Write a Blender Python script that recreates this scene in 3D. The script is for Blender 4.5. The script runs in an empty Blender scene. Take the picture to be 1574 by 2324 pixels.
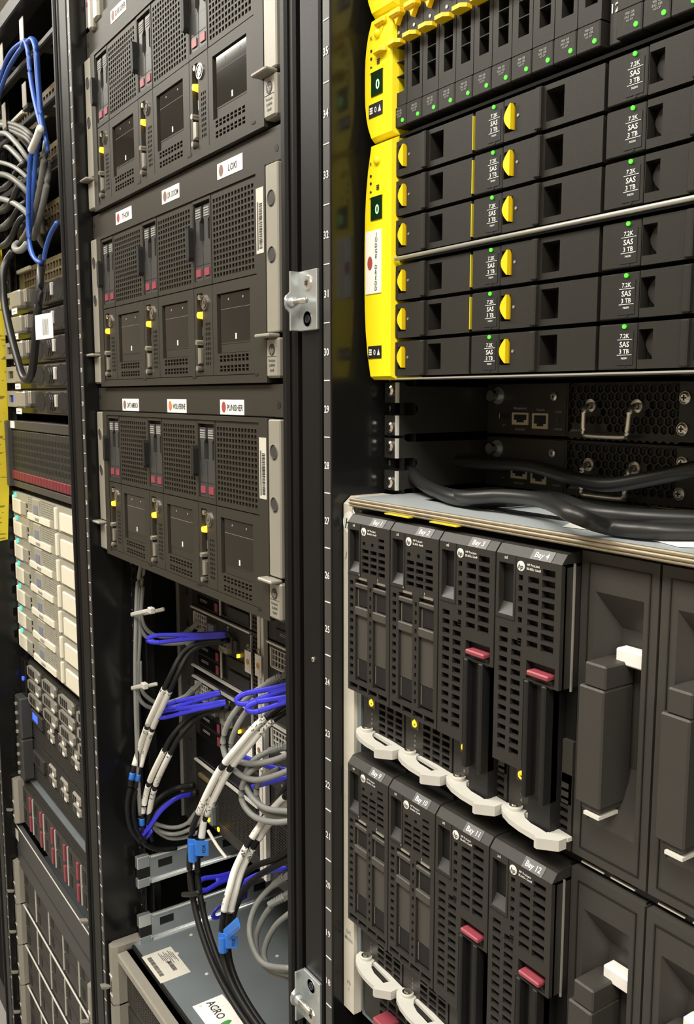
import bpy, bmesh, math, random
from mathutils import Vector, Matrix
random.seed(7)
S = bpy.context.scene
COL = S.collection
# ------------------------------------------------------------------ camera, world, light, exposure
FPX, YAW, PITCH = 2026.15, 0.9727, 0.1297
CAM = Vector((0.5946, -0.3861, 1.3773))
_fwd0 = Vector((-math.sin(YAW), math.cos(YAW), 0)); _up0 = Vector((0, 0, 1))
C_R = Vector((math.cos(YAW), math.sin(YAW), 0))
C_F = math.cos(PITCH) * _fwd0 - math.sin(PITCH) * _up0
C_U = math.sin(PITCH) * _fwd0 + math.cos(PITCH) * _up0
cam = bpy.data.cameras.new('camera'); cam_o = bpy.data.objects.new('camera', cam); COL.objects.link(cam_o)
cam.sensor_fit = 'VERTICAL'; cam.sensor_height = 24.0; cam.lens = FPX / 2324 * 24.0
cam.clip_start = 0.02
_m = Matrix((C_R, C_U, -C_F)).transposed().to_4x4(); _m.translation = CAM
cam_o.matrix_world = _m
S.camera = cam_o
w = bpy.data.worlds.new('world'); S.world = w; w.use_nodes = True
w.node_tree.nodes['Background'].inputs[0].default_value = (0.75, 0.8, 0.9, 1)
w.node_tree.nodes['Background'].inputs[1].default_value = 0.12
S.view_settings.view_transform = 'Standard'; S.view_settings.look = 'None'
S.view_settings.gamma = 1; S.view_settings.use_curve_mapping = False
S.view_settings.exposure = 0.42
LIGHTS = [(-2.3, -0.95), (-0.75, -0.95), (0.8, -0.95), (2.35, -0.95)]   # luminaires over the aisle
LAMP_W = 21.0
CEIL = 2.75
for i, (lx, ly) in enumerate(LIGHTS):
    ld = bpy.data.lights.new('aisle_lamp', 'AREA'); ld.shape = 'RECTANGLE'; ld.size = 1.15; ld.size_y = 0.55
    ld.energy = LAMP_W; ld.color = (1.0, 0.95, 0.85)
    lo = bpy.data.objects.new('aisle_lamp', ld); COL.objects.link(lo); lo.location = (lx, ly, CEIL - 0.075)

# ------------------------------------------------------------------ helpers
def P(px, py, X=None, Y=None, Z=None):
    """a pixel of the photo on a plane X=, Y= or Z= of the place"""
    d = (px - 787) / FPX * C_R - (py - 1162) / FPX * C_U + C_F
    t = (X - CAM.x) / d.x if X is not None else (Y - CAM.y) / d.y if Y is not None else (Z - CAM.z) / d.z
    return CAM + t * d
U = 0.04445
def uz(n): return 0.1 + (n - 1) * U

MATS = {}
def mat(name, col, rough=0.5, metal=0.0, var=0.06, bump=0.0, scale=60.0, emit=0.0, coat=0.0, spec=0.5, alpha=1.0, trans=0.0):
    m = bpy.data.materials.new(name); m.use_nodes = True
    nt = m.node_tree; b = nt.nodes['Principled BSDF']
    b.inputs['Roughness'].default_value = rough; b.inputs['Metallic'].default_value = metal
    b.inputs['Specular IOR Level'].default_value = spec
    b.inputs['Coat Weight'].default_value = coat
    b.inputs['Alpha'].default_value = alpha
    b.inputs['Transmission Weight'].default_value = trans
    c = (*col, 1)
    if emit:
        b.inputs['Emission Color'].default_value = c; b.inputs['Emission Strength'].default_value = emit
    if var:
        tc = nt.nodes.new('ShaderNodeTexCoord'); nz = nt.nodes.new('ShaderNodeTexNoise')
        nz.inputs['Scale'].default_value = scale; nz.inputs['Detail'].default_value = 3
        nt.links.new(tc.outputs['Object'], nz.inputs['Vector'])
        mx = nt.nodes.new('ShaderNodeMixRGB')
        mx.inputs[1].default_value = tuple(max(0, v * (1 - var)) for v in col) + (1,)
        mx.inputs[2].default_value = tuple(min(1, v * (1 + var)) for v in col) + (1,)
        nt.links.new(nz.outputs['Fac'], mx.inputs[0]); nt.links.new(mx.outputs[0], b.inputs['Base Color'])
        if bump:
            bp = nt.nodes.new('ShaderNodeBump'); bp.inputs['Strength'].default_value = bump; bp.inputs['Distance'].default_value = 0.0004
            n2 = nt.nodes.new('ShaderNodeTexNoise'); n2.inputs['Scale'].default_value = 1800
            nt.links.new(tc.outputs['Object'], n2.inputs['Vector'])
            nt.links.new(n2.outputs['Fac'], bp.inputs['Height']); nt.links.new(bp.outputs[0], b.inputs['Normal'])
    else:
        b.inputs['Base Color'].default_value = c
    MATS[name] = m
    return m
M = MATS
mat('black_plastic', (0.024, 0.0225, 0.020), 0.46, bump=0.15, spec=0.4)
mat('dark_grey', (0.030, 0.028, 0.0245), 0.5, bump=0.15, spec=0.4)
mat('node_grey', (0.032, 0.0285, 0.022), 0.5, bump=0.15, spec=0.35)
mat('carrier_grey', (0.045, 0.045, 0.045), 0.45)
mat('slot_black', (0.004, 0.004, 0.004), 0.6)
mat('gloss_black', (0.007, 0.007, 0.007), 0.2, spec=0.4)
mat('powder_black', (0.010, 0.010, 0.010), 0.42, bump=0.3, spec=0.35)
mat('post_black', (0.0065, 0.0065, 0.0067), 0.42, bump=0.25, spec=0.22)
mat('strip_grey', (0.05, 0.048, 0.046), 0.42)
mat('groove', (0.004, 0.004, 0.004), 0.6)
mat('white_ink', (0.75, 0.75, 0.72), 0.6, var=0)
mat('grey_ink', (0.28, 0.28, 0.27), 0.6, var=0)
mat('dark_ink', (0.02, 0.02, 0.02), 0.6, var=0)
mat('beige_grey', (0.305, 0.287, 0.243), 0.42, metal=0.15)
mat('ear_grey', (0.36, 0.34, 0.295), 0.35, metal=0.35)
mat('steel_top', (0.40, 0.44, 0.46), 0.42, metal=0.25, var=0.1, scale=14)
mat('trim_beige', (0.62, 0.585, 0.51), 0.45)
mat('drive_grey', (0.0185, 0.0172, 0.0145), 0.5, bump=0.15, spec=0.3)
mat('blank_grey', (0.040, 0.0375, 0.033), 0.5, bump=0.15, spec=0.4)
mat('plate_grey', (0.052, 0.049, 0.042), 0.5, bump=0.15)
mat('rod_silver', (0.55, 0.53, 0.48), 0.35, metal=0.6)
mat('zinc', (0.62, 0.66, 0.68), 0.33, metal=0.85, var=0.15, scale=18)
mat('zinc_dull', (0.27, 0.305, 0.325), 0.42, metal=0.6, var=0.12, scale=14)
mat('chrome', (0.85, 0.83, 0.78), 0.16, metal=1.0)
mat('brushed', (0.72, 0.69, 0.62), 0.3, metal=0.9)
mat('bronze_rim', (0.46, 0.40, 0.30), 0.32, metal=0.75)
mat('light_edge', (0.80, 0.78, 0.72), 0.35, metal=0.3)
mat('yellow', (0.90, 0.74, 0.010), 0.38, var=0.03)
mat('yellow_latch', (0.86, 0.58, 0.006), 0.4, var=0.03)
mat('yellow_tape', (0.60, 0.50, 0.02), 0.5)
mat('maroon', (0.26, 0.045, 0.065), 0.45)
mat('maroon_dark', (0.17, 0.02, 0.03), 0.45)
mat('lever_white', (0.52, 0.51, 0.47), 0.38)
mat('paper', (0.82, 0.81, 0.77), 0.7)
mat('paper_grey', (0.55, 0.53, 0.47), 0.7)
mat('bay_sticker', (0.10, 0.10, 0.10), 0.45)
mat('glass_dark', (0.010, 0.010, 0.010), 0.06, coat=0.6)
mat('cable_grey', (0.22, 0.225, 0.215), 0.45)
mat('cable_dim', (0.13, 0.13, 0.12), 0.5)
mat('cable_black', (0.009, 0.009, 0.009), 0.5, spec=0.3)
mat('cable_power', (0.015, 0.015, 0.015), 0.38, spec=0.4)
mat('cable_blue', (0.03, 0.10, 0.42), 0.4)
mat('strap_blue', (0.035, 0.035, 0.62), 0.4)
mat('tag_blue', (0.03, 0.17, 0.62), 0.45)
mat('tie_white', (0.55, 0.54, 0.50), 0.4)
mat('led_green', (0.05, 0.95, 0.02), emit=1.4, var=0)
mat('led_amber', (1.0, 0.60, 0.02), emit=2.6, var=0)
mat('led_cyan', (0.05, 0.8, 0.6), emit=0.8, var=0)
mat('led_blue', (0.03, 0.08, 1.0), emit=1.6, var=0)
mat('digit_green', (0.35, 1.0, 0.35), emit=1.6, var=0)
mat('display_green', (0.004, 0.022, 0.005), 0.2, var=0)
mat('white_server', (0.34, 0.325, 0.265), 0.4)
mat('white_bright', (0.80, 0.76, 0.62), 0.4)
mat('badge_blue', (0.20, 0.22, 0.30), 0.4)
mat('leaf_green', (0.05, 0.28, 0.05), 0.6)
mat('spot_red', (0.35, 0.06, 0.05), 0.6); mat('spot_brown', (0.22, 0.12, 0.08), 0.6)
mat('spot_orange', (0.55, 0.20, 0.06), 0.6); mat('spot_ochre', (0.55, 0.30, 0.05), 0.6)
mat('rj_tan', (0.50, 0.44, 0.30), 0.4)
mat('floor_tile', (0.30, 0.29, 0.27), 0.45, scale=8)
mat('wall_paint', (0.42, 0.36, 0.29), 0.8, scale=4)
mat('ceiling_tile', (0.72, 0.70, 0.66), 0.85, scale=8)
mat('lamp_glow', (1.0, 0.95, 0.85), emit=6.0, var=0)
mat('vga_blue', (0.04, 0.08, 0.45), 0.4)
mat('pcb_brown', (0.13, 0.10, 0.05), 0.5)

def sleeve_material():
    m = bpy.data.materials.new('sleeve_print'); m.use_nodes = True
    nt = m.node_tree; b = nt.nodes['Principled BSDF']; b.inputs['Roughness'].default_value = 0.55
    tc = nt.nodes.new('ShaderNodeTexCoord')
    n1 = nt.nodes.new('ShaderNodeTexNoise'); n1.inputs['Scale'].default_value = 420; n1.inputs['Detail'].default_value = 1
    n2 = nt.nodes.new('ShaderNodeTexNoise'); n2.inputs['Scale'].default_value = 34
    for n in (n1, n2): nt.links.new(tc.outputs['Object'], n.inputs['Vector'])
    a = nt.nodes.new('ShaderNodeMath'); a.operation = 'GREATER_THAN'; a.inputs[1].default_value = 0.56
    c = nt.nodes.new('ShaderNodeMath'); c.operation = 'GREATER_THAN'; c.inputs[1].default_value = 0.56
    nt.links.new(n1.outputs['Fac'], a.inputs[0]); nt.links.new(n2.outputs['Fac'], c.inputs[0])
    k = nt.nodes.new('ShaderNodeMath'); k.operation = 'MULTIPLY'
    nt.links.new(a.outputs[0], k.inputs[0]); nt.links.new(c.outputs[0], k.inputs[1])
    mx = nt.nodes.new('ShaderNodeMixRGB'); mx.inputs[1].default_value = (0.80, 0.79, 0.74, 1); mx.inputs[2].default_value = (0.12, 0.11, 0.10, 1)
    nt.links.new(k.outputs[0], mx.inputs[0]); nt.links.new(mx.outputs[0], b.inputs['Base Color'])
    MATS['sleeve_print'] = m
sleeve_material()
def sheet_material():
    m = bpy.data.materials.new('yellow_sheet'); m.use_nodes = True
    nt = m.node_tree; b = nt.nodes['Principled BSDF']; b.inputs['Roughness'].default_value = 0.6
    tc = nt.nodes.new('ShaderNodeTexCoord'); mp = nt.nodes.new('ShaderNodeMapping'); mp.inputs['Scale'].default_value = (40, 40, 160)
    n1 = nt.nodes.new('ShaderNodeTexNoise'); n1.inputs['Scale'].default_value = 1
    nt.links.new(tc.outputs['Object'], mp.inputs[0]); nt.links.new(mp.outputs[0], n1.inputs['Vector'])
    a = nt.nodes.new('ShaderNodeMath'); a.operation = 'GREATER_THAN'; a.inputs[1].default_value = 0.62
    nt.links.new(n1.outputs['Fac'], a.inputs[0])
    mx = nt.nodes.new('ShaderNodeMixRGB'); mx.inputs[1].default_value = (0.62, 0.50, 0.02, 1); mx.inputs[2].default_value = (0.2, 0.15, 0.02, 1)
    nt.links.new(a.outputs[0], mx.inputs[0]); nt.links.new(mx.outputs[0], b.inputs['Base Color'])
    MATS['yellow_sheet'] = m
sheet_material()

TXT = {}; KIDS = {}
def tgeo(s, shear=0.0):
    if (s, shear) not in TXT:
        c = bpy.data.curves.new('t', 'FONT'); c.body = s; c.size = 1; c.resolution_u = 2; c.shear = shear; c.offset = 0.014
        o = bpy.data.objects.new('t', c); me = bpy.data.meshes.new_from_object(o)
        vs = [(v.co.x, v.co.y) for v in me.vertices]; fs = [tuple(p.vertices) for p in me.polygons]
        bpy.data.objects.remove(o); bpy.data.curves.remove(c); bpy.data.meshes.remove(me)
        if vs:
            x0 = min(v[0] for v in vs); x1 = max(v[0] for v in vs); y0 = min(v[1] for v in vs); y1 = max(v[1] for v in vs)
        else: x0 = x1 = y0 = y1 = 0
        TXT[(s, shear)] = (vs, fs, x0, x1, y0, y1)
    return TXT[(s, shear)]

def smooth_path(pts, sub=6):
    pts = [Vector(p) for p in pts]
    if len(pts) < 3: return pts
    ext = [2 * pts[0] - pts[1]] + pts + [2 * pts[-1] - pts[-2]]
    out = []
    for i in range(1, len(ext) - 2):
        p0, p1, p2, p3 = ext[i - 1:i + 3]
        for k in range(sub):
            t = k / sub
            out.append(0.5 * ((2 * p1) + (p2 - p0) * t + (2 * p0 - 5 * p1 + 4 * p2 - p3) * t * t + (3 * p1 - p0 - 3 * p2 + p3) * t ** 3))
    out.append(pts[-1])
    return out

class MB:
    def __init__(s): s.v = []; s.f = []
    def add(s, vs, fs):
        n = len(s.v); s.v += [tuple(v) for v in vs]; s.f += [tuple(i + n for i in f) for f in fs]; return s
    def box(s, x0, x1, y0, y1, z0, z1):
        vs = [(x, y, z) for z in (z0, z1) for y in (y0, y1) for x in (x0, x1)]
        return s.add(vs, [(0, 2, 3, 1), (4, 5, 7, 6), (0, 1, 5, 4), (2, 6, 7, 3), (0, 4, 6, 2), (1, 3, 7, 5)])
    def bev(s, x0, x1, y0, y1, z0, z1, r):
        r = min(r, abs(x1 - x0) * .45, abs(y1 - y0) * .45, abs(z1 - z0) * .45)
        lo = (x0, y0, z0); hi = (x1, y1, z1); vs = []; idx = {}
        for c in range(8):
            b = [(c >> k) & 1 for k in range(3)]
            for k in range(3):
                p = [(hi if b[j] else lo)[j] + (0 if j == k else (-r if b[j] else r)) for j in range(3)]
                idx[(c, k)] = len(vs); vs.append(p)
        fs = []
        for k in range(3):
            a, bb = (k + 1) % 3, (k + 2) % 3
            for sgn in (0, 1):
                q = [(sgn << k) | (i << a) | (j << bb) for i, j in ((0, 0), (1, 0), (1, 1), (0, 1))]
                f = [idx[(c, k)] for c in q]; fs.append(f if sgn else f[::-1])
        for k in range(3):                       # edges along axis k
            a, bb = (k + 1) % 3, (k + 2) % 3
            for i in (0, 1):
                for j in (0, 1):
                    c0 = (i << a) | (j << bb); c1 = c0 | (1 << k)
                    fs.append([idx[(c0, a)], idx[(c0, bb)], idx[(c1, bb)], idx[(c1, a)]])
        for c in range(8): fs.append([idx[(c, 0)], idx[(c, 1)], idx[(c, 2)]])
        return s.add(vs, fs)
    def cyl(s, c, ax, r, h, n=16, r2=None):
        """cylinder from c along axis 'x','y','z' by h"""
        r2 = r if r2 is None else r2; k = 'xyz'.index(ax); a, b = (k + 1) % 3, (k + 2) % 3; vs = []
        for q, rr in ((0, r), (h, r2)):
            for i in range(n):
                p = [0, 0, 0]; p[k] = c[k] + q; p[a] = c[a] + rr * math.cos(2 * math.pi * i / n); p[b] = c[b] + rr * math.sin(2 * math.pi * i / n); vs.append(p)
        fs = [[i, (i + 1) % n, n + (i + 1) % n, n + i] for i in range(n)] + [list(range(n))[::-1], list(range(n, 2 * n))]
        return s.add(vs, fs)
    def annulus(s, c, ax, r0, r1, h, n=20):
        k = 'xyz'.index(ax); a, b = (k + 1) % 3, (k + 2) % 3; vs = []
        for q, rr in ((0, r1), (0, r0), (h, r1), (h, r0)):
            for i in range(n):
                p = [0, 0, 0]; p[k] = c[k] + q; p[a] = c[a] + rr * math.cos(2 * math.pi * i / n); p[b] = c[b] + rr * math.sin(2 * math.pi * i / n); vs.append(p)
        fs = []
        for i in range(n):
            j = (i + 1) % n
            fs += [[i, j, n + j, n + i], [2 * n + i, 2 * n + j, j, i], [n + i, n + j, 3 * n + j, 3 * n + i]]
        return s.add(vs, fs)
    def prism(s, poly, ax, a0, a1):
        """polygon (in the two axes other than ax, cyclic order) extruded along ax"""
        k = 'xyz'.index(ax); a, b = [j for j in range(3) if j != k]; n = len(poly); vs = []
        for q in (a0, a1):
            for u, v in poly:
                p = [0, 0, 0]; p[k] = q; p[a] = u; p[b] = v; vs.append(p)
        fs = [[i, (i + 1) % n, n + (i + 1) % n, n + i] for i in range(n)] + [list(range(n))[::-1], list(range(n, 2 * n))]
        return s.add(vs, fs)
    def tube(s, pts, r, n=8, sub=6, flat=None, up=(0, 0, 1), raw=False, rfun=None):
        path = [Vector(p) for p in pts] if raw else smooth_path(pts, sub)
        vs = []; fs = []; upv = Vector(up)
        for i, p in enumerate(path):
            t = (path[min(i + 1, len(path) - 1)] - path[max(i - 1, 0)])
            t = t.normalized() if t.length > 1e-9 else Vector((0, 0, 1))
            if abs(t.dot(upv)) > 0.98: sd = t.cross(Vector((0, 1, 0.1))).normalized()
            else: sd = t.cross(upv).normalized()
            u2 = sd.cross(t).normalized()
            ra, rb = flat if flat else (r, r)
            if rfun: ra = rb = rfun(i / max(1, len(path) - 1))
            for k in range(n):
                a = 2 * math.pi * (k + .5) / n
                vs.append(p + sd * (ra * math.cos(a)) + u2 * (rb * math.sin(a)))
        L = len(path)
        for i in range(L - 1):
            for k in range(n): fs.append([i * n + k, i * n + (k + 1) % n, (i + 1) * n + (k + 1) % n, (i + 1) * n + k])
        fs += [list(range(n))[::-1], list(range((L - 1) * n, L * n))]
        return s.add(vs, fs)
    def text(s, t, x, y, z, h, plane='front', rot=0.0, wmax=None, shear=0.0):
        """centred lettering of cap height h, facing -Y ('front') or up ('top')"""
        vs, fs, x0, x1, y0, y1 = tgeo(t, shear)
        k = h / 0.72; kx = k
        if wmax and (x1 - x0) * k > wmax: kx = wmax / (x1 - x0)
        cx = (x0 + x1) / 2; cy = 0.36; cr, sr = math.cos(rot), math.sin(rot); out = []
        for a, b in vs:
            a = (a - cx) * kx; b = (b - cy) * k
            a, b = a * cr - b * sr, a * sr + b * cr
            out.append((x + a, y, z + b) if plane == 'front' else (x + a, y + b, z))
        return s.add(out, fs)
    def plate(s, x0, x1, z0, z1, y0, y1, holes):
        """front plate at y0 with rectangular holes whose walls run back to y1"""
        holes = [h for h in holes]
        xs = sorted({x0, x1} | {h[0] for h in holes} | {h[1] for h in holes}); zs = sorted({z0, z1} | {h[2] for h in holes} | {h[3] for h in holes})
        ix = {x: i for i, x in enumerate(xs)}; iz = {z: i for i, z in enumerate(zs)}
        solid = [[True] * (len(zs) - 1) for _ in range(len(xs) - 1)]
        for h in holes:
            for i in range(ix[h[0]], ix[h[1]]):
                for j in range(iz[h[2]], iz[h[3]]): solid[i][j] = False
        for j in range(len(zs) - 1):              # merge runs along x
            i = 0
            while i < len(xs) - 1:
                if not solid[i][j]: i += 1; continue
                e = i
                while e < len(xs) - 1 and solid[e][j]: e += 1
                a, b, c, d = xs[i], xs[e], zs[j], zs[j + 1]
                s.add([(a, y0, c), (b, y0, c), (b, y0, d), (a, y0, d)], [(0, 1, 2, 3)]); i = e
        for a, b, c, d in holes:
            s.add([(a, y0, c), (b, y0, c), (b, y0, d), (a, y0, d), (a, y1, c), (b, y1, c), (b, y1, d), (a, y1, d)], [(0, 4, 5, 1), (1, 5, 6, 2), (2, 6, 7, 3), (3, 7, 4, 0)])
        s.add([(x0, y0, z0), (x1, y0, z0), (x1, y0, z1), (x0, y0, z1), (x0, y1, z0), (x1, y1, z0), (x1, y1, z1), (x0, y1, z1)], [(0, 1, 5, 4), (1, 2, 6, 5), (2, 3, 7, 6), (3, 0, 4, 7)])
        return s
    def mesh(s, name, m, smooth=False):
        me = bpy.data.meshes.new(name); me.from_pydata(s.v, [], s.f); me.materials.append(M[m])
        if smooth:
            me.polygons.foreach_set('use_smooth', [True] * len(me.polygons))
        me.update(); return me
    def build(s, name, m, parent=None, smooth=False, loc=None, rot=None):
        o = bpy.data.objects.new(name, s.mesh(name, m, smooth)); COL.objects.link(o); o.parent = parent
        if parent: KIDS.setdefault(parent.name, []).append(o)
        if loc: o.location = loc
        if rot: o.rotation_euler = rot
        return o

def grid(x0, x1, z0, z1, nx, nz, fx=0.72, fz=0.72):
    px = (x1 - x0) / nx; pz = (z1 - z0) / nz
    return [(x0 + (i + .5 - fx / 2) * px, x0 + (i + .5 + fx / 2) * px, z0 + (j + .5 - fz / 2) * pz, z0 + (j + .5 + fz / 2) * pz) for i in range(nx) for j in range(nz)]
def tag(o, label, cat, group=None, kind=None):
    o['label'] = label; o['category'] = cat
    if group: o['group'] = group
    if kind: o['kind'] = kind
    return o
def thing(name, label, cat, loc=(0, 0, 0), group=None, rot=None):
    o = bpy.data.objects.new(name, None); COL.objects.link(o); o.location = loc; o.empty_display_size = 0.05
    if rot: o.rotation_euler = rot
    return tag(o, label, cat, group)
def dup(root, loc=None, label=None, group=None, parent=None):
    def cp(o, par):
        c = o.copy(); COL.objects.link(c); c.parent = par
        if par: KIDS.setdefault(par.name, []).append(c)
        for ch in list(KIDS.get(o.name, [])): cp(ch, c)
        return c
    r = cp(root, parent)
    if loc: r.location = loc
    if label: r['label'] = label
    if group: r['group'] = group
    return r
ORD = ['first', 'second', 'third', 'fourth', 'fifth', 'sixth', 'seventh', 'eighth', 'ninth', 'tenth', 'eleventh', 'twelfth', 'thirteenth', 'fourteenth', 'fifteenth', 'sixteenth', 'seventeenth', 'eighteenth', 'nineteenth', 'twentieth', 'twenty-first', 'twenty-second', 'twenty-third', 'twenty-fourth']
def hp_badge(parent, x, y, z, r, ink='white_ink', letters='dark_grey', name='emblem'):
    b = MB().cyl((x, y, z), 'y', r, -0.0003, 24).build(name, ink, parent)
    MB().text('hp', x, y - 0.0005, z - r * .02, r * 1.0, shear=0.25).build('lettering', letters, b)
    return b
def screw(parent, c, r, m='chrome', name='screw', ax='y', star=False):
    o = MB().cyl(c, ax, r, -r * .35, 18).cyl((c[0], c[1] - r * .35, c[2]), ax, r * .95, -r * .25, 18, r * .6).build(name, m, parent)
    y = c[1] - r * .605
    k = MB()
    k.box(c[0] - r * .45, c[0] + r * .45, y - .00015, y + .0001, c[2] - r * .12, c[2] + r * .12).box(c[0] - r * .12, c[0] + r * .12, y - .00016, y + .0001, c[2] - r * .45, c[2] + r * .45)
    k.build('drive_slot', 'slot_black', o)
    return o

# ------------------------------------------------------------------ the room
def struct(name, mb, m):
    o = mb.build(name, m); o['kind'] = 'structure'; return o
struct('floor', MB().box(-4.2, 3.4, -2.3, 1.9, -0.05, 0), 'floor_tile')
struct('ceiling', MB().box(-4.2, 3.4, -2.3, 1.9, CEIL, CEIL + 0.05), 'ceiling_tile')
struct('wall_front', MB().box(-4.2, 3.4, -2.35, -2.3, 0, CEIL), 'wall_paint')
struct('wall_back', MB().box(-4.2, 3.4, 1.9, 1.95, 0, CEIL), 'wall_paint')
struct('wall_left', MB().box(-4.25, -4.2, -2.3, 1.9, 0, CEIL), 'wall_paint')
struct('wall_right', MB().box(3.4, 3.45, -2.3, 1.9, 0, CEIL), 'wall_paint')
for i, (lx, ly) in enumerate(LIGHTS):
    t = thing('ceiling_light', 'rectangular white ceiling luminaire over the aisle in front of the racks', 'light', (lx, ly, CEIL), 'luminaires over the aisle')
    MB().box(-.6, .6, -.3, .3, -.055, 0).build('housing', 'light_edge', t)
    MB().box(-.575, .575, -.275, .275, -.062, -.0555).build('diffuser', 'lamp_glow', t)

# ------------------------------------------------------------------ rack cabinets
RACKX = [0.0, -0.6, -1.2, -1.8]
def cabinet(label, X0):
    t = thing('rack_cabinet', label, 'rack', (X0, 0, 0), 'black rack cabinets in a row')
    H = 1.967
    MB().bev(-.0385, -.0095, 0, .03, .02, H, .0015).box(-.046, -.012, .006, .045, .02, H).build('front_post', 'post_black', t)
    MB().box(-.052, -.0385, .012, .045, .02, H).build('post_groove', 'groove', t)
    MB().box(-.0095, -.0045, .006, .045, .02, H).build('post_groove', 'groove', t)
    MB().box(-.0045, .0045, 0, .045, .02, H).build('number_strip', 'strip_grey', t)
    MB().box(.0045, .006, .001, .0565, .02, H).build('inner_lip', 'gloss_black', t)
    # rounded right post with ridges
    rp = MB()
    for a, b, y in ((.5225, .5305, .004), (.5305, .5395, 0.0), (.5395, .548, .003)):
        rp.bev(a, b, y, .045, .02, H, .0022)
    rp.build('front_post', 'post_black', t)
    rl = MB()
    holes = []
    for n in range(1, 43):
        for q in (.00635, .02222, .0381): holes.append((.0128, .0205, uz(n) + q - .0042, uz(n) + q + .0042))
    rl.plate(0.0, .0245, .1, uz(43), .0565, .0585, holes); rl.box(-.002, .0, .0565, .09, .1, uz(43)); rl.box(0.0, .0245, .068, .07, .1, uz(43))
    o = rl.build('mounting_rail', 'powder_black', t)
    rr = MB(); rr.plate(.4715, .496, .1, uz(43), .0565, .0585, [(.496 - (h[1]), .496 - h[0], h[2], h[3]) for h in holes]); rr.box(.4715, .496, .068, .07, .1, uz(43))
    rr.build('mounting_rail', 'powder_black', t)
    nm = MB(); n2 = MB()
    for n in range(1, 43):
        nm.text('%d' % n, 0, -.0004, uz(n) + U / 2, .0058, wmax=.0068)
        nm.box(-.0035, .0042, -.0004, 0, uz(n) - .0004, uz(n) + .0004)
        n2.text('%d' % n, .0062, .0562, uz(n) + U / 2, .0042, wmax=.0065)
        n2.box(.0022, .0095, .0561, .0564, uz(n) - .0003, uz(n) + .0003)
    nm.build('unit_numbers', 'white_ink', t); n2.build('rail_numbers', 'grey_ink', t)
    MB().box(-.0515, -.0465, .046, 1.05, .02, H).build('side_panel', 'powder_black', t)
    MB().box(.5425, .5475, .046, 1.05, .02, H).build('side_panel', 'powder_black', t)
    MB().box(-.0515, .5475, 1.05, 1.055, .02, H).build('rear_panel', 'powder_black', t)
    MB().box(-.0515, .5475, .03, 1.05, H, H + .004).build('roof', 'powder_black', t)
    MB().bev(-.0515, .5475, 0.0, .03, H - .022, H + .003, .002).build('header', 'powder_black', t)
    MB().box(-.0515, .5475, .02, 1.05, 0, .06).build('plinth', 'powder_black', t)
    return t
CABS = []
for i, nm in enumerate(['black rack cabinet holding the yellow-edged storage shelves and blade enclosure',
                        'black rack cabinet holding the three grey node chassis and hanging cables',
                        'black rack cabinet holding the seven white servers',
                        'black rack cabinet beyond the yellow printed sheet']):
    CABS.append(cabinet(nm, RACKX[i]))
for zc, flip in ((1.4525, 1), (0.8465, -1)):       # zinc door catches on the front post
    b = MB()
    zz = .0235; zp = zc - .0010
    b.bev(-.0365, -.0100, -.003, 0, zc - zz, zc + zz, .0006)
    b.bev(-.0380, -.0360, -.0115, -.0005, zc - zz, zc + zz, .0004)
    b.prism([(-.0112, zp - .0085), (-.0125, zp - .0070), (-.0150, zp - .0050), (-.0160, zp - .0020), (-.0160, zp + .0020), (-.0150, zp + .0050), (-.0125, zp + .0070), (-.0112, zp + .0085)], 'x', -.0380, -.0360)
    bo = b.build('door_catch', 'zinc', CABS[0])
    bo['label'] = 'bright zinc door catch with pin'
    MB().cyl((-.0360, -.0105, zp), 'x', .0045, .0060, 20, .0034).build('catch_boss', 'zinc', bo, True)
    MB().cyl((-.0300, -.0105, zp), 'x', .0024, .0165, 16).build('catch_pin', 'brushed', bo, True)
    s1 = MB().cyl((-.0235, -.003, zc + flip * .0135), 'y', .0063, -.0012, 24, .0058).build('torx_screw', 'brushed', bo)
    MB().prism([(-.0235 + (.0032 if k % 2 else .0016) * math.cos(k * math.pi / 6), zc + flip * .0135 + (.0032 if k % 2 else .0016) * math.sin(k * math.pi / 6)) for k in range(12)], 'y', -.0044, -.0041).build('star_recess', 'dark_ink', bo)
    MB().annulus((-.0235, -.003, zc - flip * .0145), 'y', .0032, .0060, -.0006, 24).build('countersink', 'zinc_dull', bo)
    MB().cyl((-.0235, -.0030, zc - flip * .0145), 'y', .0032, -.0003, 20).build('screw_hole', 'slot_black', bo)
screw(CABS[0], (-.022, 0, P(703, 1493, Y=0).z), .0022, 'brushed', 'post_screw')

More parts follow.
